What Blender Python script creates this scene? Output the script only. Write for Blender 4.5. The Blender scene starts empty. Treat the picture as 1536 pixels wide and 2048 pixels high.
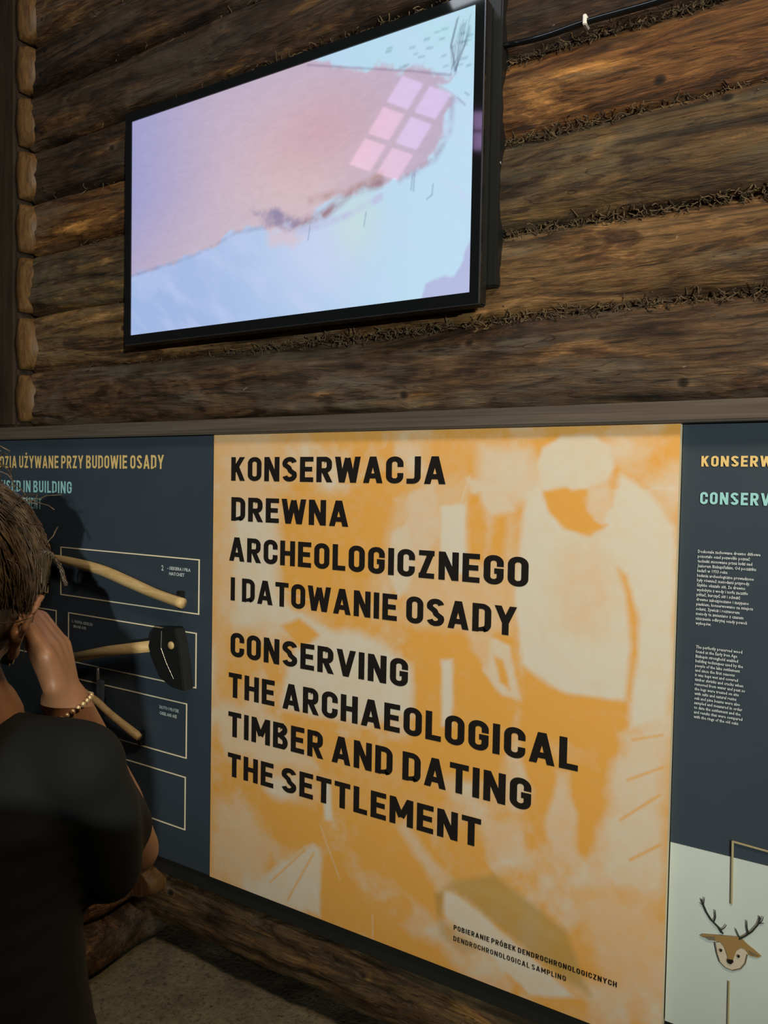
import bpy, bmesh, math, random
import numpy as np
from mathutils import Vector, Matrix, noise
C = bpy.context.scene.collection
random.seed(4); RNG = np.random.default_rng(4)
# ------------------------------------------------------------------ camera
EYE = 1.6; F = 1540.0; YAW, PIT, ROL = 0.554, -0.036, 0.018
cy, sy = math.cos(YAW), math.sin(YAW)
fw = Vector((-sy*math.cos(PIT), cy*math.cos(PIT), math.sin(PIT)))
rt0 = Vector((cy, sy, 0)); up0 = rt0.cross(fw)
rt = math.cos(ROL)*rt0 + math.sin(ROL)*up0
up = -math.sin(ROL)*rt0 + math.cos(ROL)*up0
cam_d = bpy.data.cameras.new('camera'); cam = bpy.data.objects.new('camera', cam_d); C.objects.link(cam)
M = Matrix((rt, up, -fw)).transposed().to_4x4(); M.translation = (0, 0, EYE)
cam.matrix_world = M
cam_d.sensor_fit = 'VERTICAL'; cam_d.sensor_height = 24; cam_d.lens = 24*F/2048; cam_d.clip_start = 0.02
bpy.context.scene.camera = cam
# ------------------------------------------------------------------ light
sc = bpy.context.scene
sc.view_settings.view_transform = 'Standard'; sc.view_settings.look = 'None'
sc.view_settings.gamma = 1; sc.view_settings.use_curve_mapping = False
sc.view_settings.exposure = 0.0
w = bpy.data.worlds.new('world'); sc.world = w; w.use_nodes = True
w.node_tree.nodes['Background'].inputs[0].default_value = (0.72, 0.86, 1, 1)
w.node_tree.nodes['Background'].inputs[1].default_value = 0.028
def lamp(kind, name, loc, tgt, power, color, **k):
    d = bpy.data.lights.new(name, kind); d.energy = power; d.color = color
    for a_, b_ in k.items(): setattr(d, a_, b_)
    o = bpy.data.objects.new(name, d); C.objects.link(o); o.location = loc
    o.rotation_euler = (Vector(tgt)-Vector(loc)).to_track_quat('-Z', 'Y').to_euler()
    return o
# lamp far across the hall, to the right behind the viewer: throws the added bystander's shadow on the visitor and the left panel
lamp('SPOT', 'hall_spot', (10.15, -7.95, 2.2), (-0.65, 1.76, 2.15), 7400, (0.97, 1.0, 0.90), spot_size=math.radians(20), spot_blend=1.0, shadow_soft_size=0.04)
# ceiling track lamps
lamp('AREA', 'ceiling_lamp_warm', (0.9, 0.35, 3.5), (-0.1, 1.8, 2.1), 50, (1.0, 0.74, 0.46), shape='RECTANGLE', size=0.5, size_y=0.3)
lamp('AREA', 'ceiling_lamp_cool', (-0.9, 0.35, 3.9), (-1.0, 1.8, 1.9), 13, (0.86, 0.93, 1.0), shape='RECTANGLE', size=1.6, size_y=0.3)

# ------------------------------------------------------------------ helpers
def wall_pt(px, py, Y=1.76):                       # a sight line of the photograph met with a plane parallel to the wall
    d = rt*((px-768)/F) - up*((py-1024)/F) + fw
    d = d*(Y/d.y); return Vector((d.x, d.y, d.z+EYE))
def at(px, py, dep):
    d = (rt*((px-768)/F) - up*((py-1024)/F) + fw)*dep
    return Vector((d.x, d.y, d.z+EYE))
def obj(name, bm, mat, parent=None, smooth=False, label=None, kind=None):
    if isinstance(bm, bmesh.types.BMesh):
        me = bpy.data.meshes.new(name); bm.to_mesh(me); bm.free()
    else: me = bm
    if mat: me.materials.append(mat)
    if smooth: me.polygons.foreach_set('use_smooth', [True]*len(me.polygons))
    o = bpy.data.objects.new(name, me); C.objects.link(o)
    if parent: o.parent = parent
    if label: o['label'] = label
    if kind: o['kind'] = kind
    return o
def tag(o, label, cat, group=None):
    o['label'] = label; o['category'] = cat
    if group: o['group'] = group
    return o
def thing(name, label, cat, group=None, loc=(0, 0, 0)):
    o = bpy.data.objects.new(name, None); C.objects.link(o); o.empty_display_size = 0.1
    return tag(o, label, cat, group)
def setting(name):
    o = bpy.data.objects.new(name, None); C.objects.link(o); o['kind'] = 'structure'; return o
def box(bm, x0, x1, y0, y1, z0, z1, bev=0):
    r = bmesh.ops.create_cube(bm, size=1)
    for v in r['verts']:
        v.co = Vector(((x0+x1)/2+v.co.x*(x1-x0), (y0+y1)/2+v.co.y*(y1-y0), (z0+z1)/2+v.co.z*(z1-z0)))
    if bev:
        es = list({e for v in r['verts'] for e in v.link_edges})
        bmesh.ops.bevel(bm, geom=es, offset=bev, segments=2, affect='EDGES')
    return bm
def BX(*a, **k): return box(bmesh.new(), *a, **k)
def tube(bm, pts, rad, n=6, cap=True):
    pts = [Vector(p) for p in pts]; rings = []
    rr = rad if hasattr(rad, '__len__') else [rad]*len(pts)
    prev = None
    for i, p in enumerate(pts):
        t = (pts[min(i+1, len(pts)-1)]-pts[max(i-1, 0)]).normalized()
        ref = prev if prev is not None else (Vector((0, 0, 1)) if abs(t.z) < 0.9 else Vector((1, 0, 0)))
        a = (ref - t*ref.dot(t)).normalized(); prev = a; b = t.cross(a)
        rings.append([bm.verts.new(p+(a*math.cos(2*math.pi*k/n)+b*math.sin(2*math.pi*k/n))*rr[i]) for k in range(n)])
    for i in range(len(rings)-1):
        for k in range(n):
            bm.faces.new((rings[i][k], rings[i][(k+1) % n], rings[i+1][(k+1) % n], rings[i+1][k]))
    if cap:
        bm.faces.new(rings[0][::-1]); bm.faces.new(rings[-1])
    return bm
def ellip(bm, c, r, rotm=None, sub=3):
    g = bmesh.ops.create_icosphere(bm, subdivisions=sub, radius=1)
    m = Matrix.Diagonal((*r, 1))
    if rotm is not None: m = rotm.to_4x4() @ m
    m = Matrix.Translation(c) @ m
    bmesh.ops.transform(bm, matrix=m, verts=g['verts'])
def capsule(bm, p, q, ra, rb, n=16):
    p, q = Vector(p), Vector(q); t = (q-p).normalized(); pts = []; rad = []
    for k in range(5):
        a = math.pi/2*(1-k/4); pts.append(p-t*ra*math.sin(a)); rad.append(max(ra*math.cos(a), 1e-4))
    for k in range(5):
        a = math.pi/2*k/4; pts.append(q+t*rb*math.sin(a)); rad.append(max(rb*math.cos(a), 1e-4))
    tube(bm, pts, rad, n)
def chain(bm, pts, rads, n=16):
    for i in range(len(pts)-1): capsule(bm, pts[i], pts[i+1], rads[i], rads[i+1], n)

# ------------------------------------------------------------------ materials
def mat(name, color=(0.5, 0.5, 0.5), rough=0.6, metal=0, spec=0.5, **k):
    m = bpy.data.materials.new(name); m.use_nodes = True
    b = m.node_tree.nodes['Principled BSDF']
    b.inputs['Base Color'].default_value = (*color, 1); b.inputs['Roughness'].default_value = rough
    b.inputs['Metallic'].default_value = metal; b.inputs['Specular IOR Level'].default_value = spec
    for a_, v in k.items(): b.inputs[a_].default_value = v
    return m
class N:
    def __init__(s, m): s.t = m.node_tree; s.n = s.t.nodes; s.l = s.t.links; s.b = s.n['Principled BSDF']
    def add(s, ty, **k):
        n = s.n.new(ty)
        for a_, v in k.items():
            if a_ in n.inputs: n.inputs[a_].default_value = v
            else: setattr(n, a_, v)
        return n
    def coord(s, scale, which='Object'):
        tc = s.add('ShaderNodeTexCoord'); mp = s.add('ShaderNodeMapping'); mp.inputs['Scale'].default_value = scale
        s.l.new(tc.outputs[which], mp.inputs['Vector']); return mp.outputs[0]
    def noise(s, scale, sc_=1.0, det=6, rough=0.6, dist=0.0, off=None):
        v = s.coord(scale); n = s.add('ShaderNodeTexNoise'); s.l.new(v, n.inputs['Vector'])
        n.inputs['Scale'].default_value = sc_; n.inputs['Detail'].default_value = det
        n.inputs['Roughness'].default_value = rough; n.inputs['Distortion'].default_value = dist
        return n.outputs['Fac']
    def ramp(s, fac, stops):
        r = s.add('ShaderNodeValToRGB'); s.l.new(fac, r.inputs[0]); e = r.color_ramp.elements
        while len(e) < len(stops): e.new(0.5)
        for el, (p, c) in zip(e, stops): el.position = p; el.color = (*c, 1) if len(c) == 3 else c
        return r.outputs[0]
    def mix(s, fac, a, b, mode='MIX'):
        m = s.add('ShaderNodeMix', data_type='RGBA', blend_type=mode)
        for sock, v in ((m.inputs[0], fac), (m.inputs[6], a), (m.inputs[7], b)):
            if hasattr(v, 'is_linked'): s.l.new(v, sock)
            elif isinstance(v, tuple): sock.default_value = (*v, 1)
            else: sock.default_value = v
        return m.outputs[2]
    def bump(s, h, strength, dist=0.01):
        b = s.add('ShaderNodeBump'); b.inputs['Strength'].default_value = strength; b.inputs['Distance'].default_value = dist
        s.l.new(h, b.inputs['Height']); s.l.new(b.outputs[0], s.b.inputs['Normal']); return b
    def col(s, c): s.l.new(c, s.b.inputs['Base Color'])
g3 = lambda v: (v, v, v)
def wood_log(name, seed, dark, mid, lite, grey, gamt):
    m = mat(name, rough=0.58, spec=0.35); n = N(m)
    def sc3(x, y, z): return (x, y, z)
    big = n.noise(sc3(2.0, 5+seed, 7.0), 1.0, 6, 0.66, 1.3)
    base = n.ramp(big, [(0.34, dark), (0.47, mid), (0.56, mid), (0.68, lite)])
    streak = n.noise(sc3(2.6, 15, 22), 1.0, 9, 0.68, 2.2)
    st = n.ramp(streak, [(0.34, g3(0.22)), (0.46, g3(0.75)), (0.56, g3(1.1)), (0.68, g3(1.6))])
    c = n.mix(1.0, base, st, 'MULTIPLY')
    gr = n.noise(sc3(12, 110, 130), 1.0, 5, 0.65, 0.9)
    c = n.mix(0.5, c, n.ramp(gr, [(0.35, g3(0.45)), (0.6, g3(1.3))]), 'MULTIPLY')
    gm = n.noise(sc3(1.3, 8, 9.0), 1.3, 6, 0.62, 0.5)
    gf = n.ramp(gm, [(0.5-0.1*gamt, g3(0)), (0.75-0.12*gamt, g3(0.8))])
    c = n.mix(gf, c, grey)
    pt = n.noise(sc3(1.6, 5, 11), 1.0, 8, 0.7, 2.5)
    c = n.mix(1.0, c, n.ramp(pt, [(0.38, g3(0.30)), (0.44, (0.62, 0.5, 0.42)), (0.49, g3(1.0)), (0.62, g3(1.12))]), 'MULTIPLY')
    ck = n.noise(sc3(1.1, 26, 30), 1.0, 3, 0.5, 0.6)
    c = n.mix(1.0, c, n.ramp(ck, [(0.487, g3(1)), (0.497, g3(0.35)), (0.503, g3(0.35)), (0.513, g3(1))]), 'MULTIPLY')
    # knots
    v = n.add('ShaderNodeTexVoronoi'); v.inputs['Scale'].default_value = 1.0
    n.l.new(n.coord((6.5, 3, 8.0)), v.inputs['Vector'])
    kn = n.ramp(v.outputs['Distance'], [(0.03, g3(0.08)), (0.07, g3(0.35)), (0.11, g3(1.35)), (0.2, g3(1))])
    c = n.mix(1.0, c, kn, 'MULTIPLY')
    # pale scars
    ch = n.noise(sc3(22, 10, 34), 1.0, 3, 0.6, 0.6)
    cf = n.ramp(ch, [(0.735, g3(0)), (0.765, g3(0.6))])
    c = n.mix(cf, c, (0.36, 0.27, 0.17))
    n.col(c)
    hsum = n.mix(0.4, streak, gr); n.bump(hsum, 0.85, 0.016)
    return m
LOGM = [wood_log('hewn_log_%s' % s_, i*3.1, *c) for i, (s_, c) in enumerate([
    ('orange', ((0.028, 0.011, 0.004), (0.13, 0.056, 0.014), (0.40, 0.19, 0.05), (0.12, 0.095, 0.06), 0.15)),
    ('grey', ((0.026, 0.014, 0.007), (0.085, 0.046, 0.020), (0.21, 0.112, 0.042), (0.115, 0.096, 0.070), 0.6)),
    ('dark', ((0.014, 0.007, 0.0035), (0.042, 0.021, 0.008), (0.12, 0.058, 0.018), (0.060, 0.048, 0.034), 0.4)),
    ('tan', ((0.050, 0.025, 0.008), (0.155, 0.085, 0.030), (0.27, 0.150, 0.055), (0.135, 0.105, 0.065), 0.3)),
    ('olive', ((0.028, 0.015, 0.005), (0.090, 0.052, 0.019), (0.27, 0.145, 0.042), (0.085, 0.074, 0.046), 0.5))])]
def plain_wood(name, a_, b_, rough=0.55, scale=(2, 40, 40), bump=0.3):
    m = mat(name, rough=rough, spec=0.35); n = N(m)
    f = n.noise(scale, 1, 7, 0.62, 0.8); n.col(n.ramp(f, [(0.3, a_), (0.7, b_)])); n.bump(f, bump, 0.004); return m
M_END = plain_wood('pale_cut_wood', (0.045, 0.021, 0.007), (0.16, 0.082, 0.027), scale=(60, 60, 9))
M_PLANK = plain_wood('grey_brown_board', (0.052, 0.040, 0.030), (0.115, 0.095, 0.075), scale=(1.5, 30, 60))
M_POST = plain_wood('dark_post_wood', (0.012, 0.009, 0.006), (0.04, 0.026, 0.016), scale=(30, 30, 3))
M_HAND = plain_wood('ash_handle_wood', (0.42, 0.27, 0.10), (0.60, 0.44, 0.22), 0.45, (6, 80, 80), 0.1)
M_SKIRT = mat('black_plinth', (0.012, 0.014, 0.013), 0.5)
def slate(name, c):
    m = mat(name, c, 0.42, spec=0.45); n = N(m); f = n.noise((3, 3, 3), 1, 3)
    n.col(n.ramp(f, [(0.3, tuple(x*0.93 for x in c)), (0.7, tuple(x*1.07 for x in c))])); return m
M_SLATE = slate('slate_blue_print', (0.036, 0.052, 0.070)); M_WHITE = slate('white_print', (0.52, 0.60, 0.56))
M_GOLD = mat('gold_line', (0.88, 0.78, 0.56), 0.4); M_TGOLD = mat('ochre_lettering', (0.72, 0.52, 0.20), 0.5)
M_TCYAN = mat('turquoise_lettering', (0.30, 0.62, 0.62), 0.5); M_TWHITE = mat('white_lettering', (0.62, 0.68, 0.68), 0.5)
M_TBLACK = mat('black_lettering', (0.012, 0.010, 0.009), 0.45, spec=0.3)
M_IRON = mat('forged_iron', (0.022, 0.024, 0.024), 0.5, 0.6)
M_STEEL = mat('bright_steel', (0.42, 0.45, 0.47), 0.35, 0.9)
M_BLK = mat('black_plastic', (0.006, 0.007, 0.008), 0.045, spec=0.5)
M_BLKM = mat('black_matt_metal', (0.004, 0.005, 0.005), 0.45)
M_SILV = mat('silver_trim', (0.20, 0.22, 0.25), 0.3, 0.9)
M_CLIP = mat('white_plastic', (0.62, 0.62, 0.58), 0.4)
M_MOSS = mat('dry_moss', rough=0.9); n = N(M_MOSS); n.col(n.ramp(n.noise((40, 40, 40)), [(0.3, (0.025, 0.016, 0.008)), (0.7, (0.11, 0.075, 0.035))]))

# ------------------------------------------------------------------ the setting
# floor: sandy stamped earth
bm = bmesh.new(); nx, ny = 150, 60
vs = [[bm.verts.new((-3.6+5.0*i/nx, 0.4+1.7*j/ny, 0.012*noise.noise(Vector((i*0.13, j*0.13, 0)))+0.006*noise.noise(Vector((i*0.45, j*0.45, 3)))-0.008)) for j in range(ny+1)] for i in range(nx+1)]
for i in range(nx):
    for j in range(ny): bm.faces.new((vs[i][j], vs[i+1][j], vs[i+1][j+1], vs[i][j+1]))
for f in bm.faces: f.smooth = True
box(bm, -7, 13, -11, 2.2, -0.10, -0.035)
m = mat('stamped_earth', rough=0.9); n = N(m)
a_ = n.noise((9, 9, 9), 1, 8, 0.7); b_ = n.noise((70, 70, 70), 1, 4, 0.7)
c = n.ramp(a_, [(0.3, (0.085, 0.075, 0.045)), (0.7, (0.20, 0.17, 0.10))])
n.col(n.mix(1.0, c, n.ramp(b_, [(0.30, g3(0.25)), (0.45, g3(1)), (0.7, g3(1.3))]), 'MULTIPLY')); n.bump(b_, 0.6, 0.01)
fl = obj('floor', bm, m); fl['kind'] = 'structure'

wall = setting('wall_back')
obj('wall_core', BX(-3.4, 1.2, 1.93, 2.1, -0.02, 4.1), M_POST, wall)
zl = [0.205, 0.405, 0.622, 0.850, 1.050, 1.248, 1.448, 1.642, 1.84, 2.04]     # joints at the left end (above eye height)
zr = [0.190, 0.424, 0.641, 0.864, 1.066, 1.275, 1.480, 1.690, 1.89, 2.10]     # joints at the right end
def log_mesh(x0, x1, za0, za1, zb0, zb1, seed, yf=1.795, depth=0.075, nu=330, nv=30, amp=1.0):
    """a hewn log along X; a = left end (bottom, top), b = right end"""
    U = np.linspace(0, 1, nu); co = []; V = []
    for iu, u in enumerate(U):
        x = x0+(x1-x0)*u
        wob = 0.010*amp*noise.noise(Vector((x*1.1, seed, 0)))
        wob2 = 0.008*amp*noise.noise(Vector((x*1.7, seed, 9)))
        b = za0+(zb0-za0)*u+wob+EYE; t = za1+(zb1-za1)*u+wob2+EYE
        c0 = (b+t)/2; h = (t-b)/2+0.004
        for k in range(nv):
            th = -math.pi*0.62+math.pi*1.24*k/(nv-1)          # front side only goes round past the joints
            s = math.sin(th); cth = math.cos(th)
            z = c0+h*(math.copysign(abs(s)**0.9, s))
            prof = math.copysign(abs(cth)**0.62, cth)
            y = yf+depth-depth*prof
            d = 0.011*amp*noise.noise(Vector((x*1.8, z*9, seed)))+0.0075*amp*noise.noise(Vector((x*6, z*26, seed+5)))+0.004*amp*noise.noise(Vector((x*24, z*40, seed+6)))
            d += 0.0022*amp*noise.noise(Vector((x*9, z*110, seed+7)))
            r_ = noise.noise(Vector((x*1.1, z*7, seed+20)))
            d -= 0.010*amp*max(0, r_-0.30)*2.0                  # flat axe-hewn facets
            V.append((x, y-d, z))
    f = []
    for i in range(nu-1):
        for k in range(nv-1):
            a = i*nv+k; f.append((a, a+nv, a+nv+1, a+1))
    for i in range(nu-1):
        a = i*nv; f.append((a, a+nv-1, a+2*nv-1, a+nv))
    f.append(tuple(range(nv))); f.append(tuple((nu-1)*nv+k for k in range(nv))[::-1])
    me = bpy.data.meshes.new('log'); me.from_pydata(V, [], f); me.update()
    return me
mseq = [1, 0, 1, 0, 2, 2, 1, 0, 2]
mright = [1, 3, 4, 0, 2, 2, 2, 1, 2]
XL, XR = -2.765, 0.75
for i in range(9):
    b0, t0, b1, t1 = zl[i], zl[i+1], zr[i], zr[i+1]
    k = (XR-XL)/(-0.18-XL)
    b1e, t1e = b0+(b1-b0)*k, t0+(t1-t0)*k
    me = log_mesh(XL+0.02, XR, b0, t0, b1e, t1e, i*7.3+1.7, yf=1.797+0.006*math.sin(i*2.1))
    lg = obj('log', me, LOGM[mright[i]], wall, True)
    # pale scribed chip where the log meets the corner
    bm = bmesh.new(); rows = []
    for q in range(15):
        s = q/14; z = b0+0.012+(t0-b0-0.024)*s+EYE; wd = 0.038+0.058*math.sin(math.pi*min(1, s*1.02))**0.7*(0.92+0.3*noise.noise(Vector((i*3.3, s*1.2, 2))))
        rows.append([bm.verts.new((XL+wd*u_, 1.782+0.030*u_**2-0.012*math.sin(math.pi*s)+0.004*noise.noise(Vector((u_*5, z*22, i))), z)) for u_ in (0, .35, .7, 1)]+[bm.verts.new((XL+wd, 1.90, z)), bm.verts.new((XL, 1.90, z))])
    for q in range(14):
        for e in range(5): bm.faces.new((rows[q][e], rows[q][e+1], rows[q+1][e+1], rows[q+1][e]))
        bm.faces.new((rows[q][5], rows[q][0], rows[q+1][0], rows[q+1][5]))
    bm.faces.new(rows[0]); bm.faces.new(rows[-1][::-1])
    bmesh.ops.recalc_face_normals(bm, faces=bm.faces)
    obj('cut_end', bm, M_END, lg, True)
# moss packed into the joints
for i in range(1, 9):
    bm = bmesh.new(); k = (XR-XL)/(-0.18-XL); r2 = random.Random(i)
    for q in range(1400 if i < 5 else 600):
        x = XL+0.15+(XR-XL-0.2)*(r2.random()**0.5)
        if x < -1.75 and r2.random() < .75: continue
        u = (x-XL)/(-0.18-XL); z = zl[i]+(zr[i]-zl[i])*u+EYE-0.004+r2.gauss(0, 0.0075)
        p = Vector((x, 1.824+r2.gauss(0, 0.006), z)); pts = [p]
        d = Vector((r2.gauss(0, 1), r2.gauss(0, .5)-0.2, r2.gauss(0, 0.6))).normalized()
        for s in range(3):
            d = (d+Vector((r2.gauss(0, .8), r2.gauss(0, .6), r2.gauss(0, .8)))).normalized(); p = p+d*0.009; pts.append(p)
        tube(bm, pts, 0.0014, 3, False)
    obj('moss', bm, M_MOSS, wall, kind='stuff')
# sill log under the panels and the crossing stubs at the corner
me = log_mesh(-3.3, 1.2, -1.53, -1.30, -1.53, -1.30, 88.0, yf=1.775, depth=0.13, amp=1.9)
obj('log', me, LOGM[4], wall, True)
def stub(y0, y1, xc, zc, rx, rz, seed, mt):
    bm = bmesh.new(); rings = []; nu = 30; nk = 26
    for i in range(nu):
        u = i/(nu-1); y = y0+(y1-y0)*u; sc_ = 1-0.10*max(0, 1-u*9)
        ring = []
        for k in range(nk):
            a = 2*math.pi*k/nk; ca, sa = math.cos(a), math.sin(a)
            ca = math.copysign(abs(ca)**0.7, ca); sa = math.copysign(abs(sa)**0.8, sa)
            d = 1+0.10*noise.noise(Vector((ca*1.5, sa*1.5, y*6+seed)))
            ring.append(bm.verts.new((xc+rx*ca*d*sc_, y, zc+rz*sa*d*sc_)))
        rings.append(ring)
    for i in range(nu-1):
        for k in range(nk): bm.faces.new((rings[i][k], rings[i][(k+1) % nk], rings[i+1][(k+1) % nk], rings[i+1][k]))
    bm.faces.new(rings[0]); bm.faces.new(rings[-1][::-1]); bmesh.ops.recalc_face_normals(bm, faces=bm.faces)
    for f in bm.faces: f.smooth = len(f.verts) == 4
    return obj('log_stub', bm, mt, wall)
stub(1.50, 1.95, -2.13, 0.085, 0.115, 0.085, 2, LOGM[1])
stub(1.56, 1.95, -2.13, 0.225, 0.10, 0.055, 5, LOGM[0])
stub(1.72, 1.95, -2.06, 0.255, 0.12, 0.050, 9, M_END)
# capping board over the panels, plinth under them, corner post
o = obj('trim_1', BX(-3.35, 0.9, 1.735, 1.90, EYE+0.144, EYE+0.190, bev=0.005), M_PLANK); o['kind'] = 'structure'
o = obj('trim_2', BX(-3.0, XL-0.004, 1.77, 1.93, EYE+0.192, EYE+2.2, bev=0.012), M_POST); o['kind'] = 'structure'
o = obj('baseboard_back', BX(-3.35, 0.9, 1.775, 1.90, EYE-1.315, EYE-1.256, bev=0.004), M_SKIRT); o['kind'] = 'structure'
wl = setting('wall_left')
for i in range(9):
    me = log_mesh(-1.6, 1.3, zl[i], zl[i+1], zl[i], zl[i+1], 40+i*3.0, yf=0, depth=0.075, nu=60, nv=16)
    o = obj('log', me, LOGM[2], wl, True)
    o.rotation_euler = (0, 0, math.pi/2); o.location = (-3.08-0.0, 0.6, 0)
# lettering-free backing for the panels
obj('panel_batten', BX(-3.3, 0.85, 1.808, 1.90, EYE-1.25, EYE+0.14), M_SKIRT, wall)

# ------------------------------------------------------------------ stroke lettering (narrow grotesque capitals)
T = 0.19
def arc(cx, cy_, rx, ry, a0, a1, n=7):
    return [(cx+rx*math.cos(math.radians(a0+(a1-a0)*i/n)), cy_+ry*math.sin(math.radians(a0+(a1-a0)*i/n))) for i in range(n+1)]
h = T/2; W_ = 0.56; l, r, b, t = h, W_-h, h, 1-h; rr = 0.175; mid = 0.5
Obox = arc(r-rr, t-rr, rr, rr, 0, 90)+arc(l+rr, t-rr, rr, rr, 90, 180)+arc(l+rr, b+rr, rr, rr, 180, 270)+arc(r-rr, b+rr, rr, rr, 270, 360); Obox.append(Obox[0])
Ctop = [(r, t-rr-0.12)]+arc(r-rr, t-rr, rr, rr, 0, 90)+arc(l+rr, t-rr, rr, rr, 90, 180)+arc(l+rr, b+rr, rr, rr, 180, 270)+arc(r-rr, b+rr, rr, rr, 270, 360)
Dsh = [(l-h, b), (r-rr, b)]+arc(r-rr, b+rr, rr, rr, 270, 360)+arc(r-rr, t-rr, rr, rr, 0, 90)+[(l-h, t)]
Pb = [(l, t), (r-0.16, t)]+arc(r-0.16, t-0.16, .16, .16, 90, 0)+arc(r-0.16, 0.46+0.16, .16, .16, 0, -90)+[(l, 0.46)]
Ssh = arc(r-rr, t-rr, rr, rr, 15, 90)+arc(l+rr, t-rr, rr, rr*0.98, 90, 200)+[(l+rr*0.9, 0.56), (r-rr*0.9, 0.44)]+arc(r-rr, b+rr, rr, rr*0.98, 20, -90)+arc(l+rr, b+rr, rr, rr, 270, 195)
G = {
 'I': (T, [[(h, 0), (h, 1)]]), ' ': (0.20, []), '-': (0.4, [[(0.02, .48), (0.38, .48)]]), '.': (T, [[(h, 0), (h, T)]]),
 'K': (0.58, [[(l, 0), (l, 1)], [(l, .36), (0.50, 1.06)], [(0.24, .58), (0.50, -0.06)]]),
 'O': (W_, [Obox]), 'Q': (W_, [Obox, [(.3, .3), (.54, 0)]]),
 'N': (0.60, [[(l, 0), (l, 1)], [(.6-h, 0), (.6-h, 1)], [(l, 1.0), (.6-h, 0.0)]]),
 'S': (W_, [Ssh]), 'E': (0.50, [[(l, 0), (l, 1)], [(l, b), (.50, b)], [(l, t), (.50, t)], [(l, mid+.01), (.46, mid+.01)]]),
 'F': (0.48, [[(l, 0), (l, 1)], [(l, t), (.48, t)], [(l, mid), (.44, mid)]]),
 'R': (0.57, [[(l, 0), (l, 1)], Pb, [(0.27, .46), (0.50, -.04)]]),
 'P': (0.56, [[(l, 0), (l, 1)], Pb]),
 'B': (0.57, [[(l, 0), (l, 1)], [(l, t), (r-.15, t)]+arc(r-.15, t-.15, .14, .15, 90, -90)[:-1]+[(r-.16, .52), (l, .52)], [(l, .52), (r-.14, .52)]+arc(r-.15, b+.17, .16, .2, 80, -80)+[(r-.16, b), (l, b)]]),
 'W': (0.86, [[(.07, 1.05), (.235, -0.05)], [(.235, -.0), (.43, .95)], [(.43, .95), (.625, 0)], [(.625, -.05), (.79, 1.05)]]),
 'A': (0.64, [[(.08, -.05), (.31, 1.0)], [(.33, 1.0), (.56, -.05)], [(.16, .27), (.48, .27)]]),
 'C': (0.55, [Ctop+[(r, b+rr+.12)]]), 'G': (W_, [Ctop+[(r, .46)], [(.30, .46), (W_, .46)]]),
 'J': (0.44, [[(.44-h, 1), (.44-h, .3)]+arc(.44-h-.16, b+.16, .16, .16, 0, -90)+[(-0.0, b)]]),
 'D': (W_, [[(l, 0), (l, 1)], Dsh]), 'L': (0.46, [[(l, 0), (l, 1)], [(l, b), (.46, b)]]),
 'T': (0.54, [[(.27, 0), (.27, 1)], [(0, t), (.54, t)]]), 'H': (0.58, [[(l, 0), (l, 1)], [(.58-h, 0), (.58-h, 1)], [(l, mid), (.58-h, mid)]]),
 'M': (0.74, [[(l, 0), (l, 1)], [(.74-h, 0), (.74-h, 1)], [(l, 1.0), (.37, .30)], [(.37, .30), (.74-h, 1.0)]]),
 'V': (0.62, [[(.07, 1.05), (.31, 0)], [(.31, 0), (.55, 1.05)]]), 'Y': (0.60, [[(.06, 1.05), (.30, .42)], [(.30, .42), (.54, 1.05)], [(.30, 0), (.30, .5)]]),
 'U': (W_, [[(l, 1), (l, b+rr)]+arc(l+rr, b+rr, rr, rr, 180, 270)+arc(r-rr, b+rr, rr, rr, 270, 360)+[(r, 1)]]),
 'Z': (0.52, [[(0.02, t), (.50, t)], [(0.02, b), (.50, b)], [(.10, .02), (.42, .98)]]),
 'X': (0.6, [[(.06, -.05), (.54, 1.05)], [(.06, 1.05), (.54, -.05)]]),
}
G['Ż'] = (G['Z'][0], G['Z'][1]+[[(.26, 1.08), (.26, 1.26)]]); G['Ó'] = (W_, [Obox, [(.22, 1.06), (.36, 1.26)]]); G['Ę'] = (G['E'][0], G['E'][1]+[[(.42, .05), (.38, -.18)]])
def clip_poly(poly, z, keep_above):
    out = []
    for i in range(len(poly)):
        p, q = poly[i-1], poly[i]; ip = (p[1] >= z) if keep_above else (p[1] <= z); iq = (q[1] >= z) if keep_above else (q[1] <= z)
        if ip != iq:
            s = (z-p[1])/(q[1]-p[1]); out.append((p[0]+(q[0]-p[0])*s, z))
        if iq: out.append(q)
    return out
def glyph_polys(ch, thick):
    wd, lines = G[ch]; res = []; th = T*thick/2
    for li, ln in enumerate(lines):
        L = []; R = []; closed = (abs(ln[0][0]-ln[-1][0])+abs(ln[0][1]-ln[-1][1])) < 1e-6
        n_ = len(ln)
        for i, p in enumerate(ln):
            a = ln[i-1] if i > 0 else (ln[-2] if closed else None); c_ = ln[i+1] if i < n_-1 else (ln[1] if closed else None)
            def nrm(u, v):
                dx, dy = v[0]-u[0], v[1]-u[1]; q = math.hypot(dx, dy) or 1; return (-dy/q, dx/q)
            if a is None: nn = nrm(p, c_); k = 1
            elif c_ is None: nn = nrm(a, p); k = 1
            else:
                n1, n2 = nrm(a, p), nrm(p, c_); sx, sy_ = n1[0]+n2[0], n1[1]+n2[1]; q = math.hypot(sx, sy_) or 1; nn = (sx/q, sy_/q)
                k = 1/max(0.5, nn[0]*n1[0]+nn[1]*n1[1])
            L.append((p[0]+nn[0]*th*k, p[1]+nn[1]*th*k)); R.append((p[0]-nn[0]*th*k, p[1]-nn[1]*th*k))
        acc = ln[0][1] > 1.07 or ln[-1][1] > 1.07 or ln[-1][1] < -0.1
        for i in range(n_-1):
            poly = [L[i], L[i+1], R[i+1], R[i]]
            if not acc: poly = clip_poly(clip_poly(poly, 0, True), 1, False)
            if len(poly) >= 3: res.append((poly, li))
    return wd, res
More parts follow.
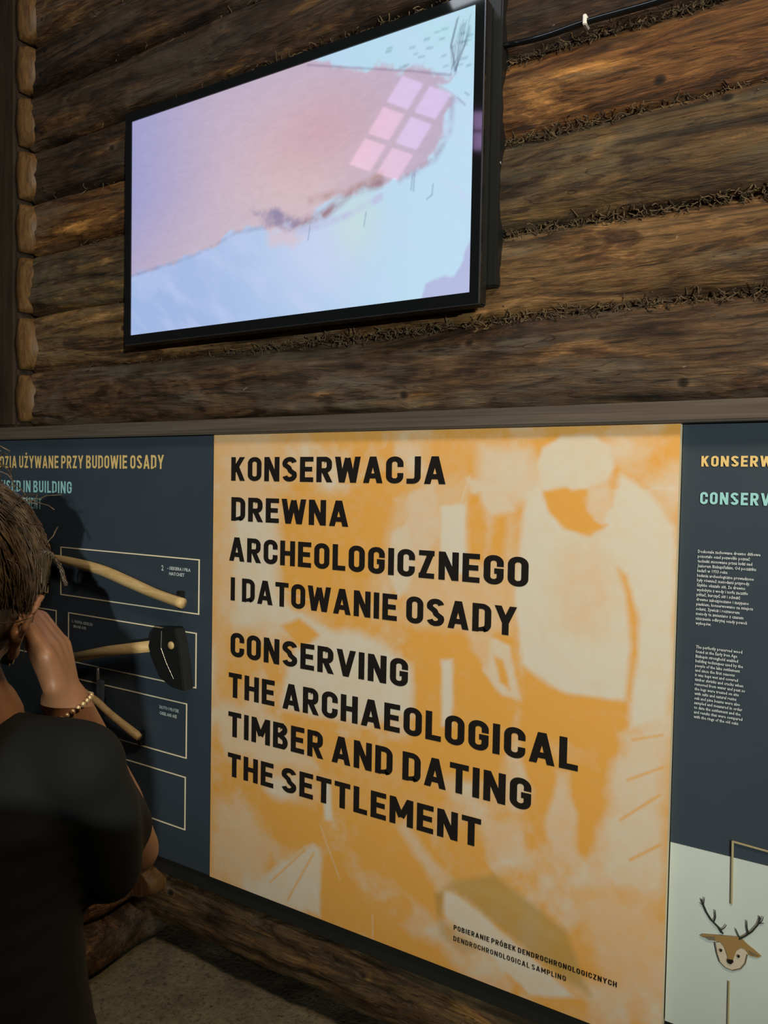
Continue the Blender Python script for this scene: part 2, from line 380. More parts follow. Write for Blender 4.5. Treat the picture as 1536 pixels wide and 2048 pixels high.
def sign(text, x0, x1, ztop, zbot, Y, m, parent, fit_from=None, gap=0.115, thick=1.0, name='lettering', label=None):
    """capitals standing on a panel; x0..x1 is the extent of text (or of text[fit_from:])"""
    xs = 0; polys = []; offs = []; start = 0
    for i, ch in enumerate(text):
        if fit_from is not None and i == fit_from: start = xs
        wd, ps = glyph_polys(ch, thick)
        polys += [[(p[0]+xs, p[1]) for p in q] for q, _ in ps]; offs += [k_ for _, k_ in ps]
        xs += wd+(gap if ch != ' ' else 0)
    xs -= gap; k = (x1-x0)/(xs-start); H = ztop-zbot
    bm = bmesh.new(); area = 0
    for q, oi in zip(polys, offs):
        vs_ = [bm.verts.new((x0+(p[0]-start)*k, Y-oi*3e-5, zbot+p[1]*H+EYE)) for p in q]
        try: bm.faces.new(vs_)
        except ValueError: pass
    for f in bm.faces:
        f.normal_update()
        if f.normal.y > 0: f.normal_flip()
    return obj(name, bm, m, parent, label=label)
def small(text, x0, z0, hgt, Y, m, parent, width=None, bold=0.0, name='caption'):
    cu = bpy.data.curves.new(name, 'FONT'); cu.body = text; cu.size = 1; cu.offset = bold; cu.resolution_u = 1
    o = bpy.data.objects.new(name, cu); C.objects.link(o)
    bpy.context.view_layer.update()
    me = bpy.data.meshes.new_from_object(o.evaluated_get(bpy.context.evaluated_depsgraph_get()))
    bpy.data.objects.remove(o); bpy.data.curves.remove(cu)
    co = np.zeros(len(me.vertices)*3); me.vertices.foreach_get('co', co); co = co.reshape(-1, 3)
    kx = hgt/0.72*0.8 if width is None else width/(co[:, 0].max()-co[:, 0].min())
    nw = np.stack([x0+(co[:, 0]-co[:, 0].min())*kx, np.full(len(co), Y), z0+EYE+co[:, 1]*hgt/0.72], 1)
    me.vertices.foreach_set('co', nw.ravel()); me.materials.clear(); me.update()
    return obj(name, me, m, parent)

# ------------------------------------------------------------------ painted print on a fine grid
def fbm(X, Z, f, seed, oct_=4):
    r_ = np.random.default_rng(seed); out = np.zeros_like(X); amp = 1; tot = 0
    for o_ in range(oct_):
        g = r_.random((80, 80)); u = (X*f) % 79; v = (Z*f) % 79
        i = np.floor(u).astype(int); j = np.floor(v).astype(int); fu = u-i; fv = v-j
        fu = fu*fu*(3-2*fu); fv = fv*fv*(3-2*fv)
        out += amp*((g[i, j]*(1-fu)+g[i+1, j]*fu)*(1-fv)+(g[i, j+1]*(1-fu)+g[i+1, j+1]*fu)*fv)
        tot += amp; amp *= 0.55; f *= 2.1
    return out/tot
class Paint:
    def __init__(s, x0, x1, z0, z1, nx, nz, Y):
        s.a = (x0, x1, z0, z1, nx, nz, Y)
        s.X, s.Z = np.meshgrid(np.linspace(x0, x1, nx), np.linspace(z0, z1, nz), indexing='ij')
        s.col = np.zeros(s.X.shape+(3,)); s.Y = Y
    def uv(s, pts): return [(p.x, p.z-EYE) for p in (wall_pt(x, y, s.Y) for x, y in pts)]
    def mask(s, pts, soft, rag=0, seed=0):
        P = s.uv(pts); X, Z = s.X, s.Z
        if rag:
            X = X+rag*(fbm(s.X+9, s.Z+9, 22, seed+1)-.5); Z = Z+rag*(fbm(s.X+9, s.Z+9, 22, seed+2)-.5)
        ins = np.zeros(X.shape, bool); dmin = np.full(X.shape, 9e9)
        for i in range(len(P)):
            (x1, z1), (x2, z2) = P[i-1], P[i]
            c_ = ((z1 > Z) != (z2 > Z)); xx = (x2-x1)*(Z-z1)/((z2-z1) if z2 != z1 else 1e-9)+x1
            ins ^= c_ & (X < xx)
            dx, dz = x2-x1, z2-z1; L = dx*dx+dz*dz+1e-12; tt = np.clip(((X-x1)*dx+(Z-z1)*dz)/L, 0, 1)
            dmin = np.minimum(dmin, np.hypot(X-x1-tt*dx, Z-z1-tt*dz))
        sd = np.where(ins, dmin, -dmin); return np.clip(sd/soft*0.5+0.5, 0, 1)
    def line(s, pts, wd, soft):
        P = s.uv(pts); dmin = np.full(s.X.shape, 9e9)
        for i in range(1, len(P)):
            (x1, z1), (x2, z2) = P[i-1], P[i]; dx, dz = x2-x1, z2-z1; L = dx*dx+dz*dz+1e-12
            tt = np.clip(((s.X-x1)*dx+(s.Z-z1)*dz)/L, 0, 1); dmin = np.minimum(dmin, np.hypot(s.X-x1-tt*dx, s.Z-z1-tt*dz))
        return np.clip((wd-dmin)/soft+0.5, 0, 1)
    def lay(s, m_, c_): s.col = s.col*(1-m_[..., None])+np.array(c_)*m_[..., None]
    def build(s, name, m_, parent):
        x0, x1, z0, z1, nx, nz, Y = s.a
        V = np.stack([s.X.ravel(), np.full(s.X.size, Y), s.Z.ravel()+EYE], 1)
        i = np.arange((nx-1))[:, None]*nz+np.arange(nz-1)[None, :]; i = i.ravel()
        Fc = np.stack([i, i+nz, i+nz+1, i+1], 1)
        me = bpy.data.meshes.new(name); me.vertices.add(len(V)); me.vertices.foreach_set('co', V.ravel())
        me.loops.add(Fc.size); me.loops.foreach_set('vertex_index', Fc.ravel().astype(np.int32))
        me.polygons.add(len(Fc)); me.polygons.foreach_set('loop_start', np.arange(0, Fc.size, 4, dtype=np.int32)); me.update(); me.validate()
        at_ = me.color_attributes.new('print', 'FLOAT_COLOR', 'POINT')
        at_.data.foreach_set('color', np.concatenate([np.clip(s.col, 0, 1).reshape(-1, 3), np.ones((len(V), 1))], 1).ravel())
        return obj(name, me, m_, parent)
def lin(r_, g_, b_): return tuple(((c_/255+0.055)/1.055)**2.4 if c_ > 10 else c_/255/12.92 for c_ in (r_, g_, b_))

# ------------------------------------------------------------------ the yellow title panel
YP = 1.76
yp = thing('title_panel', 'large ochre and cream information panel with big black capitals and a tinted photograph', 'sign')
obj('board', BX(-1.715, -0.337, YP+0.0008, YP+0.028, EYE-1.253, EYE+0.143), mat('cream_board_edge', (0.50, 0.44, 0.30), 0.5), yp)
p = Paint(-1.7145, -0.3375, -1.2525, 0.1425, 380, 384, YP)
OC = np.array((0.72, 0.365, 0.075)); CR = np.array((0.66, 0.61, 0.50)); tt = 0.10+0.75*np.clip((fbm(p.X, p.Z, 11, 3, 5)-0.42)*2.4, 0, 1)
t_ = tt.copy()
def amt(pts, v, soft=0.012, rag=0.03, seed=0, k=1.0):
    global t_
    m_ = p.mask(pts, soft, rag, seed)*k; t_ = t_*(1-m_)+(v+0.22*(fbm(p.X, p.Z, 30, seed+50, 4)-.5))*m_
# broad tones
amt([(430, 870), (560, 870), (560, 1240), (430, 1300)], .45, .06, .06, 1)
amt([(470, 1010), (560, 1010), (575, 1240), (470, 1260)], .8, .02, .03, 2)
amt([(560, 985), (760, 1010), (780, 1100), (700, 1290), (560, 1180)], .08, .03, .03, 3)
amt([(860, 885), (960, 885), (945, 1000), (870, 1000)], .12, .02, .02, 4)
amt([(790, 1010), (880, 960), (1010, 950), (1050, 1180), (1000, 1300), (830, 1260), (770, 1100)], .42, .02, .02, 5)
amt([(880, 1010), (930, 1010), (930, 1150), (885, 1140)], .95, .006, .01, 6)
amt([(960, 890), (1060, 900), (1075, 985), (1030, 1010), (960, 960)], .72, .02, .02, 7)
amt([(990, 1035), (1012, 1035), (1005, 1120), (975, 1110)], .05, .01, .01, 8)
amt([(820, 1260), (1030, 1270), (1040, 1420), (1000, 1570), (820, 1540)], .03, .015, .02, 9)
amt([(884, 1320), (905, 1320), (905, 1450), (882, 1450)], .95, .008, .01, 10)
amt([(445, 1260), (560, 1290), (480, 1400), (440, 1400)], .15, .03, .03, 11)
amt([(480, 1180), (560, 1200), (690, 1280), (660, 1330), (560, 1260)], .8, .01, .02, 12)
amt([(600, 1265), (720, 1262), (820, 1330), (830, 1430), (700, 1440), (560, 1420), (575, 1340)], .85, .015, .02, 13)
amt([(435, 1400), (540, 1430), (640, 1540), (520, 1530), (440, 1480)], .62, .02, .03, 14)
amt([(620, 1560), (700, 1500), (860, 1540), (900, 1600), (860, 1640), (700, 1620)], .12, .02, .02, 15)
amt([(500, 1590), (650, 1620), (655, 1690), (560, 1700), (500, 1680)], .02, .02, .02, 16)
amt([(1050, 990), (1080, 960), (1090, 1000), (1160, 1060), (1225, 1010), (1240, 950), (1300, 985), (1352, 1060), (1345, 1330), (1330, 1440), (1260, 1460), (1262, 1400), (1130, 1390), (1045, 1330), (1030, 1200)], .90, .008, .012, 17)
amt([(1073, 930), (1085, 895), (1125, 872), (1185, 870), (1222, 895), (1228, 935), (1200, 985), (1170, 975), (1120, 985), (1085, 985)], .86, .006, .008, 18)
amt([(1088, 985), (1130, 975), (1165, 1000), (1190, 1040), (1215, 1050), (1180, 1075), (1130, 1060), (1095, 1020)], .02, .006, .01, 19)
amt([(1180, 975), (1215, 960), (1225, 1010), (1205, 1050), (1175, 1020)], .6, .006, .008, 20)
amt([(1235, 1135), (1252, 1150), (1278, 1240), (1275, 1320), (1262, 1400), (1252, 1395), (1262, 1290), (1252, 1200)], .12, .008, .006, 21)
amt([(1045, 1335), (1120, 1385), (1245, 1412), (1248, 1480), (1220, 1560), (1215, 1650), (1170, 1720), (1080, 1640), (1040, 1500)], .02, .01, .01, 22)
amt([(1120, 1545), (1135, 1545), (1155, 1640), (1150, 1720), (1110, 1720), (1090, 1650)], .55, .01, .02, 23)
amt([(1250, 1470), (1335, 1440), (1328, 1780), (1290, 1800), (1215, 1770), (1190, 1720), (1215, 1640), (1230, 1540)], .72, .02, .04, 24)
amt([(960, 1655), (1035, 1640), (1045, 1700), (990, 1710)], .5, .02, .03, 25)
amt([(1150, 1790), (1320, 1800), (1320, 1980), (1230, 2000), (1180, 1900)], .42, .03, .05, 26)
amt([(430, 1600), (500, 1620), (560, 1700), (470, 1780), (428, 1750)], .50, .03, .04, 27)
amt([(640, 1700), (680, 1700), (740, 1830), (880, 1890), (960, 1980), (800, 1920), (640, 1830)], .03, .02, .03, 28)
amt([(625, 1690), (640, 1700), (640, 1830), (500, 1790), (490, 1770)], .80, .008, .02, 29)
amt([(700, 1620), (800, 1640), (900, 1720), (880, 1830), (760, 1760), (700, 1700)], .06, .02, .02, 30)
amt([(790, 1650), (810, 1645), (900, 1760), (880, 1790)], .5, .012, .012, 31)
amt([(800, 1850), (850, 1820), (865, 1850), (830, 1880)], .4, .012, .02, 32)
amt([(885, 1300+480), (915, 1790), (1000, 1860), (1090, 1940), (1150, 1995), (1060, 1990), (960, 1890), (890, 1830)], .85, .006, .008, 33)
amt([(645, 1555), (660, 1560), (665, 1640), (650, 1640)], .9, .006, .006, 34)
amt([(930, 955), (1010, 970), (1030, 1020), (985, 1030), (945, 985)], .72, .006, .012, 60)
amt([(940, 990), (960, 985), (975, 1060), (965, 1130), (935, 1120)], .12, .008, .015, 61)
amt([(820, 985), (870, 970), (880, 1060), (850, 1130), (800, 1100)], .62, .008, .02, 62)
amt([(785, 1060), (815, 1050), (830, 1140), (800, 1200), (778, 1150)], .75, .006, .015, 63)
amt([(975, 1270), (1020, 1290), (1040, 1400), (1005, 1390), (965, 1340)], .75, .006, .012, 64)
amt([(988, 1310), (1005, 1320), (1020, 1380), (1000, 1365)], .05, .005, .01, 65)
amt([(930, 1215), (990, 1240), (975, 1340), (940, 1300)], .45, .008, .015, 66)
amt([(560, 1250), (600, 1235), (640, 1270), (600, 1300)], .05, .008, .012, 67)
amt([(1090, 1480), (1200, 1500), (1190, 1540), (1110, 1520)], .18, .01, .03, 68)
amt([(1115, 1090), (1200, 1080), (1230, 1200), (1200, 1290), (1110, 1250)], .68, .03, .04, 69)
for q_, (A, B_) in enumerate([((540, 1765), (610, 1700)), ((575, 1800), (628, 1705)), ((1255, 1560), (1325, 1535)), ((1240, 1640), (1320, 1590)), ((1260, 1720), (1320, 1690)), ((1265, 1480), (1325, 1470))]):
    m_ = p.line([A, B_], .003, .004)*.7; t_ = t_*(1-m_)+m_*0.05
for q_, (A, B_) in enumerate([((640, 1650), (680, 1760)), ((745, 1830), (745, 1890)), ((620, 1710), (560, 1790)), ((600, 1720), (530, 1775)), ((455, 1420), (545, 1460)), ((1060, 1090), (1040, 1310)), ((940, 950), (920, 1010)), ((560, 1180), (620, 1200))]):
    m_ = p.line([A, B_], .002, .002)*.5; t_ = t_*(1-m_)+m_*0.9
t_ = np.clip((t_-.42)*1.15+.42+0.20*(fbm(p.X, p.Z, 60, 77, 3)-.5), 0, 1)
p.col = OC*(1-t_[..., None])+CR*t_[..., None]
m_ = p.mask([(872, 1790), (905, 1762), (990, 1750), (1040, 1790), (1130, 1860), (1180, 1990), (1090, 1930), (915, 1785), (890, 1775), (878, 1830)], .01, .012, 40)
p.lay(m_*0.72, (0.42, 0.28, 0.08)); p.lay(p.line([(905, 1765), (1000, 1790), (1110, 1870)], .012, .03)*.35, (.55, .40, .16))
p.lay(p.mask([(870, 1790), (885, 1790), (885, 1840), (960, 1900), (930, 1910), (880, 1870)], .01, .01, 41)*0.45, (0.42, 0.24, 0.05))
def print_mat(name):
    m = mat(name, rough=0.42, spec=0.4); n = N(m); a_ = n.add('ShaderNodeAttribute', attribute_name='print'); n.col(a_.outputs['Color']); return m
p.build('photo_print', print_mat('tinted_photo_print'), yp)
YT = YP-0.0012
for tx, x0, x1, z1, z0 in [('KONSERWACJA', -1.640, -.905, .0745, .0025), ('DREWNA', -1.638, -1.204, -.0475, -.120), ('ARCHEOLOGICZNEGO', -1.644, -.675, -.170, -.243),
        ('I DATOWANIE OSADY', -1.637, -.704, -.2935, -.365), ('CONSERVING', -1.635, -1.004, -.463, -.538), ('THE ARCHAEOLOGICAL', -1.641, -.5415, -.5887, -.6645),
        ('TIMBER AND DATING', -1.641, -.654, -.710, -.787), ('THE SETTLEMENT', -1.641, -.784, -.8385, -.912)]:
    sign(tx, x0, x1, z1, z0, YT, M_TBLACK, yp, name='lettering')
sign('POBIERANIE PRÓBEK DENDROCHRONOLOGICZNYCH', -.854, -.437, -1.131, -1.144, YT, M_TBLACK, yp, gap=.16, thick=.8)
sign('DENDROCHRONOLOGICAL SAMPLING', -.854, -.556, -1.160, -1.173, YT, M_TBLACK, yp, gap=.16, thick=.7)

# ------------------------------------------------------------------ left slate panel
YL = 1.765; YLT = YL-0.0012
lp = thing('tools_panel', 'slate blue display panel with gold outlined frames showing old tools', 'sign')
obj('board', BX(-3.32, -1.7195, YL, YL+0.028, EYE-1.253, EYE+0.142), M_SLATE, lp)
sign('NARZĘDZIA UŻYWANE PRZY BUDOWIE OSADY', -2.852, -1.941, .083, .037, YLT, M_TGOLD, lp, fit_from=5, thick=.85, gap=.12)
sign('TOOLS USED IN BUILDING', -2.845, -2.413, -.010, -.054, YLT, M_TCYAN, lp, fit_from=6, thick=.8, gap=.12)
sign('THE SETTLEMENT', -2.685, -2.590, -.074, -.116, YLT, M_TCYAN, lp, fit_from=10, thick=.8, gap=.12)
def frame(x0, x1, zt, zb, Y, parent, wd=.0038):
    bm = bmesh.new()
    for a_ in ((x0, x1, zt-wd, zt), (x0, x1, zb, zb+wd), (x0, x0+wd, zb+wd, zt-wd), (x1-wd, x1, zb+wd, zt-wd)):
        box(bm, a_[0], a_[1], Y-.0015, Y+.001, a_[2]+EYE, a_[3]+EYE)
    return obj('gold_frame', bm, M_GOLD, parent)
frame(-2.477, -1.776, -.2485, -.4255, YL, lp); frame(-2.432, -1.786, -.4845, -.6635, YL, lp)
frame(-2.432, -1.826, -.7185, -.8995, YL, lp); frame(-2.432, -1.829, -.9595, -1.1355, YL, lp)
frame(-3.10, -2.55, -.2485, -.4255, YL, lp); frame(-3.10, -2.50, -.4845, -.6635, YL, lp)
small('2', -1.948, -.296, .018, YLT, M_TWHITE, lp, bold=.02); small('- SIEKIERA I PIŁA', -1.920, -.291, .0105, YLT, M_TWHITE, lp, width=.105, bold=.02); small('HATCHET', -1.912, -.309, .0105, YLT, M_TWHITE, lp, width=.07, bold=.02)
small('3 - TOPÓR CIESIELSKI', -2.41, -.520, .0105, YLT, M_TWHITE, lp, width=.115, bold=.02); small('BROAD AXE', -2.40, -.537, .0105, YLT, M_TWHITE, lp, width=.07, bold=.02)
small('DŁUTO I MŁOTEK', -1.952, -.755, .0105, YLT, M_TWHITE, lp, width=.09, bold=.02); small('CHISEL AND AXE', -1.952, -.775, .0105, YLT, M_TWHITE, lp, width=.08, bold=.02)

# tools mounted on the left panel
def P2(px, py, off): return wall_pt(px, py, YL-off)
def bezier_pts(ps, n=14):
    out = []
    for i in range(n+1):
        s = i/n*(len(ps)-1); k = min(int(s), len(ps)-2); f_ = s-k
        p0, p1, p2, p3 = ps[max(k-1, 0)], ps[k], ps[k+1], ps[min(k+2, len(ps)-1)]
        out.append(0.5*((2*p1)+(p2-p0)*f_+(2*p0-5*p1+4*p2-p3)*f_*f_+(3*p1-p0-3*p2+p3)*f_**3))
    return out
ax = thing('hatchet', 'hatchet with long curved pale ash handle in the topmost gold frame', 'tool', 'tools on the slate panel')
pts = bezier_pts([P2(82, 1112, .035), P2(120, 1118, .035), P2(160, 1128, .034), P2(205, 1141, .034), P2(260, 1165, .033), P2(310, 1187, .033), P2(366, 1207, .033)], 26)
rad = [0.0125+0.0065*math.sin(math.pi*min(1, max(0, (i/26-.12)/.9)))+(0.004*max(0, i/26-.85)/.15) for i in range(27)]
obj('handle', tube(bmesh.new(), pts, rad, 14), M_HAND, ax, True)
bm = bmesh.new(); q = [P2(100, 1085, .035), P2(52, 1060, .035), P2(30, 1150, .035), P2(55, 1230, .035), P2(96, 1165, .035)]
def slab(bm, q, half):
    f_ = [bm.verts.new(v-Vector((0, half, 0))) for v in q]; g_ = [bm.verts.new(v+Vector((0, half, 0))) for v in q]; n_ = len(q)
    bm.faces.new(f_); bm.faces.new(g_[::-1])
    for i in range(n_): bm.faces.new((f_[i], g_[i], g_[(i+1) % n_], f_[(i+1) % n_]))
    bmesh.ops.recalc_face_normals(bm, faces=bm.faces); return bm
slab(bm, q, .014); bmesh.ops.bevel(bm, geom=bm.edges[:], offset=.004, segments=2, affect='EDGES'); obj('axe_head', bm, M_IRON, ax)
bm = bmesh.new(); a0 = P2(366, 1190, .0); box(bm, a0.x-.004, a0.x+.012, YL-.024, YL-.0004, a0.z-.042, a0.z+.014, bev=.003); obj('bracket_or_shade', bm, M_BLKM, ax, label='small black block standing in for shade at the handle end')  # black block models the shade at the end of the handle
bm = bmesh.new(); a0 = P2(170, 1140, .0); box(bm, a0.x-.008, a0.x+.008, YL-.030, YL-.0004, a0.z-.045, a0.z-.006, bev=.003); obj('bracket_or_shade', bm, M_BLKM, ax)

ba = thing('broad_axe', 'broad axe with dark flared iron head and straight handle in the second gold frame', 'tool', 'tools on the slate panel')
q = [P2(322, 1256, .045), P2(360, 1257, .045), P2(367, 1288, .045), P2(373, 1330, .045), P2(378, 1380, .045), P2(352, 1372, .045), P2(328, 1352, .045), P2(314, 1320, .045), P2(306, 1290, .045), P2(312, 1268, .045)]
bm = bmesh.new(); slab(bm, q, .022)
bmesh.ops.bevel(bm, geom=bm.edges[:], offset=.0035, segments=2, affect='EDGES'); obj('axe_head', bm, M_IRON, ba)
bm = bmesh.new(); tube(bm, [P2(323, 1262, .069), P2(322, 1296, .069), P2(332, 1325, .069), P2(347, 1358, .069)], .0009, 6); obj('edge_highlight', bm, M_STEEL, ba, label='highlight on the iron, modelled as a bright line')  # highlight along the iron, built in as a thin bright tube
pts = [P2(130, 1318, .045), P2(216, 1302, .045), P2(306, 1292, .045)]
bm = bmesh.new(); tube(bm, pts, [.0165, .0175, .0185], 14); obj('handle', bm, M_HAND, ba, True)
c0 = P2(341, 1291, .070); bm = bmesh.new(); tube(bm, [c0+Vector((0, .012, 0)), c0, c0-Vector((0, .003, 0))], [.0125, .0125, .009], 16); obj('peg', bm, M_HAND, ba, True, label='round pale wooden peg end in the iron')
bm = bmesh.new(); a0 = P2(340, 1300, 0); box(bm, a0.x-.02, a0.x+.02, YL-.03, YL-.0004, a0.z-.02, a0.z+.02, bev=.003); obj('bracket_or_shade', bm, M_BLKM, ba)

ha = thing('hand_axe', 'short pale handle of a small hand axe in the third gold frame, head hidden', 'tool', 'tools on the slate panel')
pts = bezier_pts([P2(140, 1366, .048), P2(190, 1400, .045), P2(216, 1424, .040), P2(250, 1452, .035), P2(279, 1475, .03)], 14)
obj('handle', tube(bmesh.new(), pts, [.0125]*9+[.013, .0135, .014, .0145, .0145, .011], 12), M_HAND, ha, True)
bm = bmesh.new(); a0 = P2(288, 1472, 0); box(bm, a0.x-.006, a0.x+.008, YL-.024, YL-.0004, a0.z-.026, a0.z+.022, bev=.003); obj('bracket_or_shade', bm, M_BLKM, ha)  # dark block put in for the shadow beside the short handle
q = [P2(140, 1340, .046), P2(110, 1345, .046), P2(90, 1395, .046), P2(112, 1415, .046), P2(150, 1388, .046)]
bm = bmesh.new(); slab(bm, q, .012); obj('axe_head', bm, M_IRON, ha)

ch = thing('chisel', 'slim upright iron chisel with bright tip between the second and third gold frames', 'tool', 'tools on the slate panel')
a0, a1, a2 = P2(196, 1338, .02), P2(197, 1360, .02), P2(200, 1432, .02)
bm = bmesh.new(); box(bm, a2.x-.014, a2.x+.014, YL-.026, YL-.012, a2.z, a1.z, bev=.002); obj('blade', bm, mat('blue_grey_iron', (.10, .13, .17), .4, .5), ch)
bm = bmesh.new(); tube(bm, [a1, a0, a0+Vector((0, 0, .006))], [.007, .006, .003], 10); obj('tip', bm, M_STEEL, ch, True, label='bright metal tip')
bm = bmesh.new(); box(bm, a2.x-.006, a2.x+.006, YL-.013, YL-.0004, a2.z+.03, a2.z+.06); obj('bracket_or_shade', bm, M_BLKM, ch)

# ------------------------------------------------------------------ right slate and white panel
YR = 1.778; YRT = YR-0.0012
rp = thing('conservation_panel', 'slate blue panel over a white field with a deer head, right of the ochre panel', 'sign')
zs = wall_pt(1337, 1683, YR).z
obj('board', BX(-.335, .62, YR+.001, YR+.026, EYE-1.192, EYE+.142), M_SLATE, rp)
obj('white_field', BX(-.334, .62, YR-.0006, YR+.001, EYE-1.192, zs), M_WHITE, rp, label='white lower field')
def PR(px, py, o_=0.0012): return wall_pt(px, py, YR-o_)
zz = lambda px, py: PR(px, py).z-EYE
xk = PR(1403, 912).x; xe = PR(1530, 912).x
kk = (PR(1523, 912).x-xk)/6.0    # width of one capital
sign('KONSERWACJA', xk, xk+kk*11.05, zz(1403, 912), zz(1403, 933), YRT, M_TGOLD, rp, gap=.16)
sign('CONSERVATION', xk, xk+kk*11.7, zz(1403, 984), zz(1403, 1008), YRT, M_TCYAN, rp, gap=.16)
P1 = ['Doskonale zachowane drewno dębowe', 'pozostało osad pozwoliło poznać', 'techniki stosowane przez ludzi nad', 'Jeziorem Biskupińskim. Od początku', 'badań w 1933 roku', 'badania archeologiczne prowadzone', 'były również metodami przyrody.', 'Szybko okazało się, że drewno', 'wydobyte z wody i torfu zaczęło', 'pękać, kurczyć się i schnąć', 'drewno zabezpieczano i zasypano', 'piaskiem, konserwowano na miejscu', 'solami, żywicą i roztworem', 'metody te zmieniano z czasem', 'niszczenie odkrytej osady powoli', 'wykopów.']
P2_ = ['The perfectly preserved wood', 'found at the Early Iron Age', 'Biskupin stronghold enabled', 'building techniques used by the', 'people of the lake settlement', 'and since the first seasons', 'it was kept wet and covered', 'timber shrinks and cracks when', 'removed from water and peat so', 'the logs were treated on site', 'with salts and natural resins', 'oak and pine beams were also', 'sampled and measured in order', 'to date the settlement and the', 'and results that were compared', 'with the rings of the old oaks']
def para(lines, pa, pb, rag):
    z0, z1 = zz(*pa), zz(*pb); pitch = (z0-z1)/len(lines)
    for i, tx in enumerate(lines):
        small(tx, PR(*pa).x, z0-(i+.78)*pitch, pitch*.66, YRT, M_TWHITE, rp, bold=.012, name='body_text')
para(P1, (1396, 1098), (1394, 1251), 0); para(P2_, (1392, 1289), (1390, 1438), 0)
# gold line drawing and deer
def strip(pts, wd, m_, name, Yoff=.0018, label=None):
    bm = bmesh.new(); tube(bm, [PR(x, y, Yoff) for x, y in pts], wd, 6)
    return obj(name, bm, m_, rp, label=label)
M_GOLD2 = mat('dull_gold_line', (0.34, 0.30, 0.17), 0.45)
strip([(1463, 1808), (1465, 1682)], .0026, M_GOLD2, 'gold_line'); strip([(1465, 1683), (1536, 1703), (1700, 1749)], .0022, M_GOLD2, 'gold_line')
strip([(1458, 1962), (1456, 2048), (1455, 2090)], .0022, M_GOLD2, 'gold_line')
M_DEER = mat('brown_deer_print', (0.30, 0.19, 0.065), .5); M_DC = mat('cream_deer_print', (0.55, 0.50, 0.38), .5); M_ANT = mat('dark_antler_print', (0.02, 0.025, 0.02), .5); M_OUT = mat('grey_brown_outline', (0.16, 0.14, 0.10), .5)
def zp(x, y): return (1320+x/3.370, 1440+y/3.368)
dh = bpy.data.objects.new('deer_head', None); C.objects.link(dh); dh.parent = rp; dh['label'] = 'drawn deer head with dark branching antlers'
def flat(pts, m_, name, off):
    bm = bmesh.new(); slab(bm, [PR(*zp(x, y), off) for x, y in pts], .0006); return obj(name, bm, m_, dh)
flat([(375, 1500), (380, 1560), (400, 1620), (440, 1665), (490, 1685), (545, 1670), (575, 1630), (592, 1575), (580, 1530), (480, 1480)], M_DC, 'face', .0016)
flat([(375, 1490), (270, 1455), (290, 1442), (400, 1450), (520, 1460), (555, 1475), (590, 1510), (640, 1550), (685, 1590), (660, 1600), (610, 1590), (575, 1545), (545, 1535), (515, 1555), (495, 1610), (488, 1640), (462, 1638), (455, 1590), (435, 1530), (405, 1492)], M_DEER, 'crown', .0030)
flat([(290, 1458), (370, 1462), (372, 1485), (330, 1482)], M_OUT, 'inner_ear', .0044); flat([(600, 1555), (665, 1588), (620, 1582)], M_OUT, 'inner_ear', .0044)
flat([(452, 1612), (492, 1616), (496, 1630), (478, 1645), (460, 1640)], M_TBLACK, 'nose', .0044)
for ex, ey in ((411, 1552), (530, 1592)):
    flat([(ex+9*math.cos(k*math.pi/4), ey+10*math.sin(k*math.pi/4)) for k in range(8)], M_TBLACK, 'eye', .0044)
bm = bmesh.new(); tube(bm, [PR(*zp(*q), .0030) for q in [(372, 1500), (385, 1570), (405, 1630), (445, 1670), (490, 1688), (545, 1675), (575, 1640), (590, 1580)]], .0011, 6); obj('outline', bm, M_OUT, dh)
bm = bmesh.new()
for br, r_ in [([(425, 1440), (400, 1400), (350, 1350), (315, 1295), (292, 1240), (278, 1205)], .0021), ([(410, 1415), (435, 1400), (448, 1380)], .0013), ([(362, 1362), (375, 1330), (372, 1280)], .0015), ([(292, 1250), (298, 1215), (300, 1195)], .0012), ([(295, 1250), (268, 1232)], .0011),
               ([(535, 1475), (575, 1455), (620, 1425), (660, 1380), (675, 1340), (672, 1322)], .0021), ([(540, 1470), (525, 1440), (510, 1405)], .0013), ([(598, 1440), (587, 1400), (585, 1350)], .0015), ([(665, 1375), (690, 1350), (697, 1325)], .0012), ([(668, 1372), (702, 1370)], .0011)]:
    tube(bm, [PR(*zp(*q), .0035) for q in br], [r_*(1-.45*i/(len(br)-1)) for i in range(len(br))], 6)
obj('antlers', bm, M_ANT, dh)

# ------------------------------------------------------------------ television
YV = 1.721
tv = thing('television', 'black wall mounted flat screen showing an aerial snowy shoreline', 'television')
X0, X1, Z0, Z1 = -2.052, -0.829, 0.472, 1.160
obj('body', BX(-2.052-.028, -.812, YV+.012, YV+.060, EYE+.446, EYE+1.186, bev=.004), M_BLKM, tv)
bm = bmesh.new()
for a_ in ((-2.080, -.805, Z1, 1.188), (-2.080, -.805, .444, Z0), (-2.080, X0, Z0, Z1), (X1, -.805, Z0, Z1)): box(bm, a_[0], a_[1], YV-.004, YV+.014, a_[2]+EYE, a_[3]+EYE)
obj('bezel', bm, M_BLK, tv, label='glossy black bezel')
bm = bmesh.new(); box(bm, -.8055, -.803, YV-.002, YV+.002, .443+EYE, 1.189+EYE); box(bm, -2.08, -.803, YV-.002, YV+.002, .4415+EYE, .444+EYE)
obj('trim_strip', bm, M_SILV, tv, label='thin silver edging')
obj('mount_box', BX(-2.02, -.787, YV+.061, 1.88, EYE+.497, EYE+1.235, bev=.004), M_BLKM, tv, label='deep black housing behind the screen')
bm = bmesh.new(); ellip(bm, (-.786, 1.79, EYE+.80), (.0015, .004, .004)); obj('screw', bm, M_STEEL, tv)
s = Paint(X0, X1, Z0, Z1, 420, 238, YV)
X, Z = s.X, s.Z; u = (X-X0)/(X1-X0); v = (Z-Z0)/(Z1-Z0)
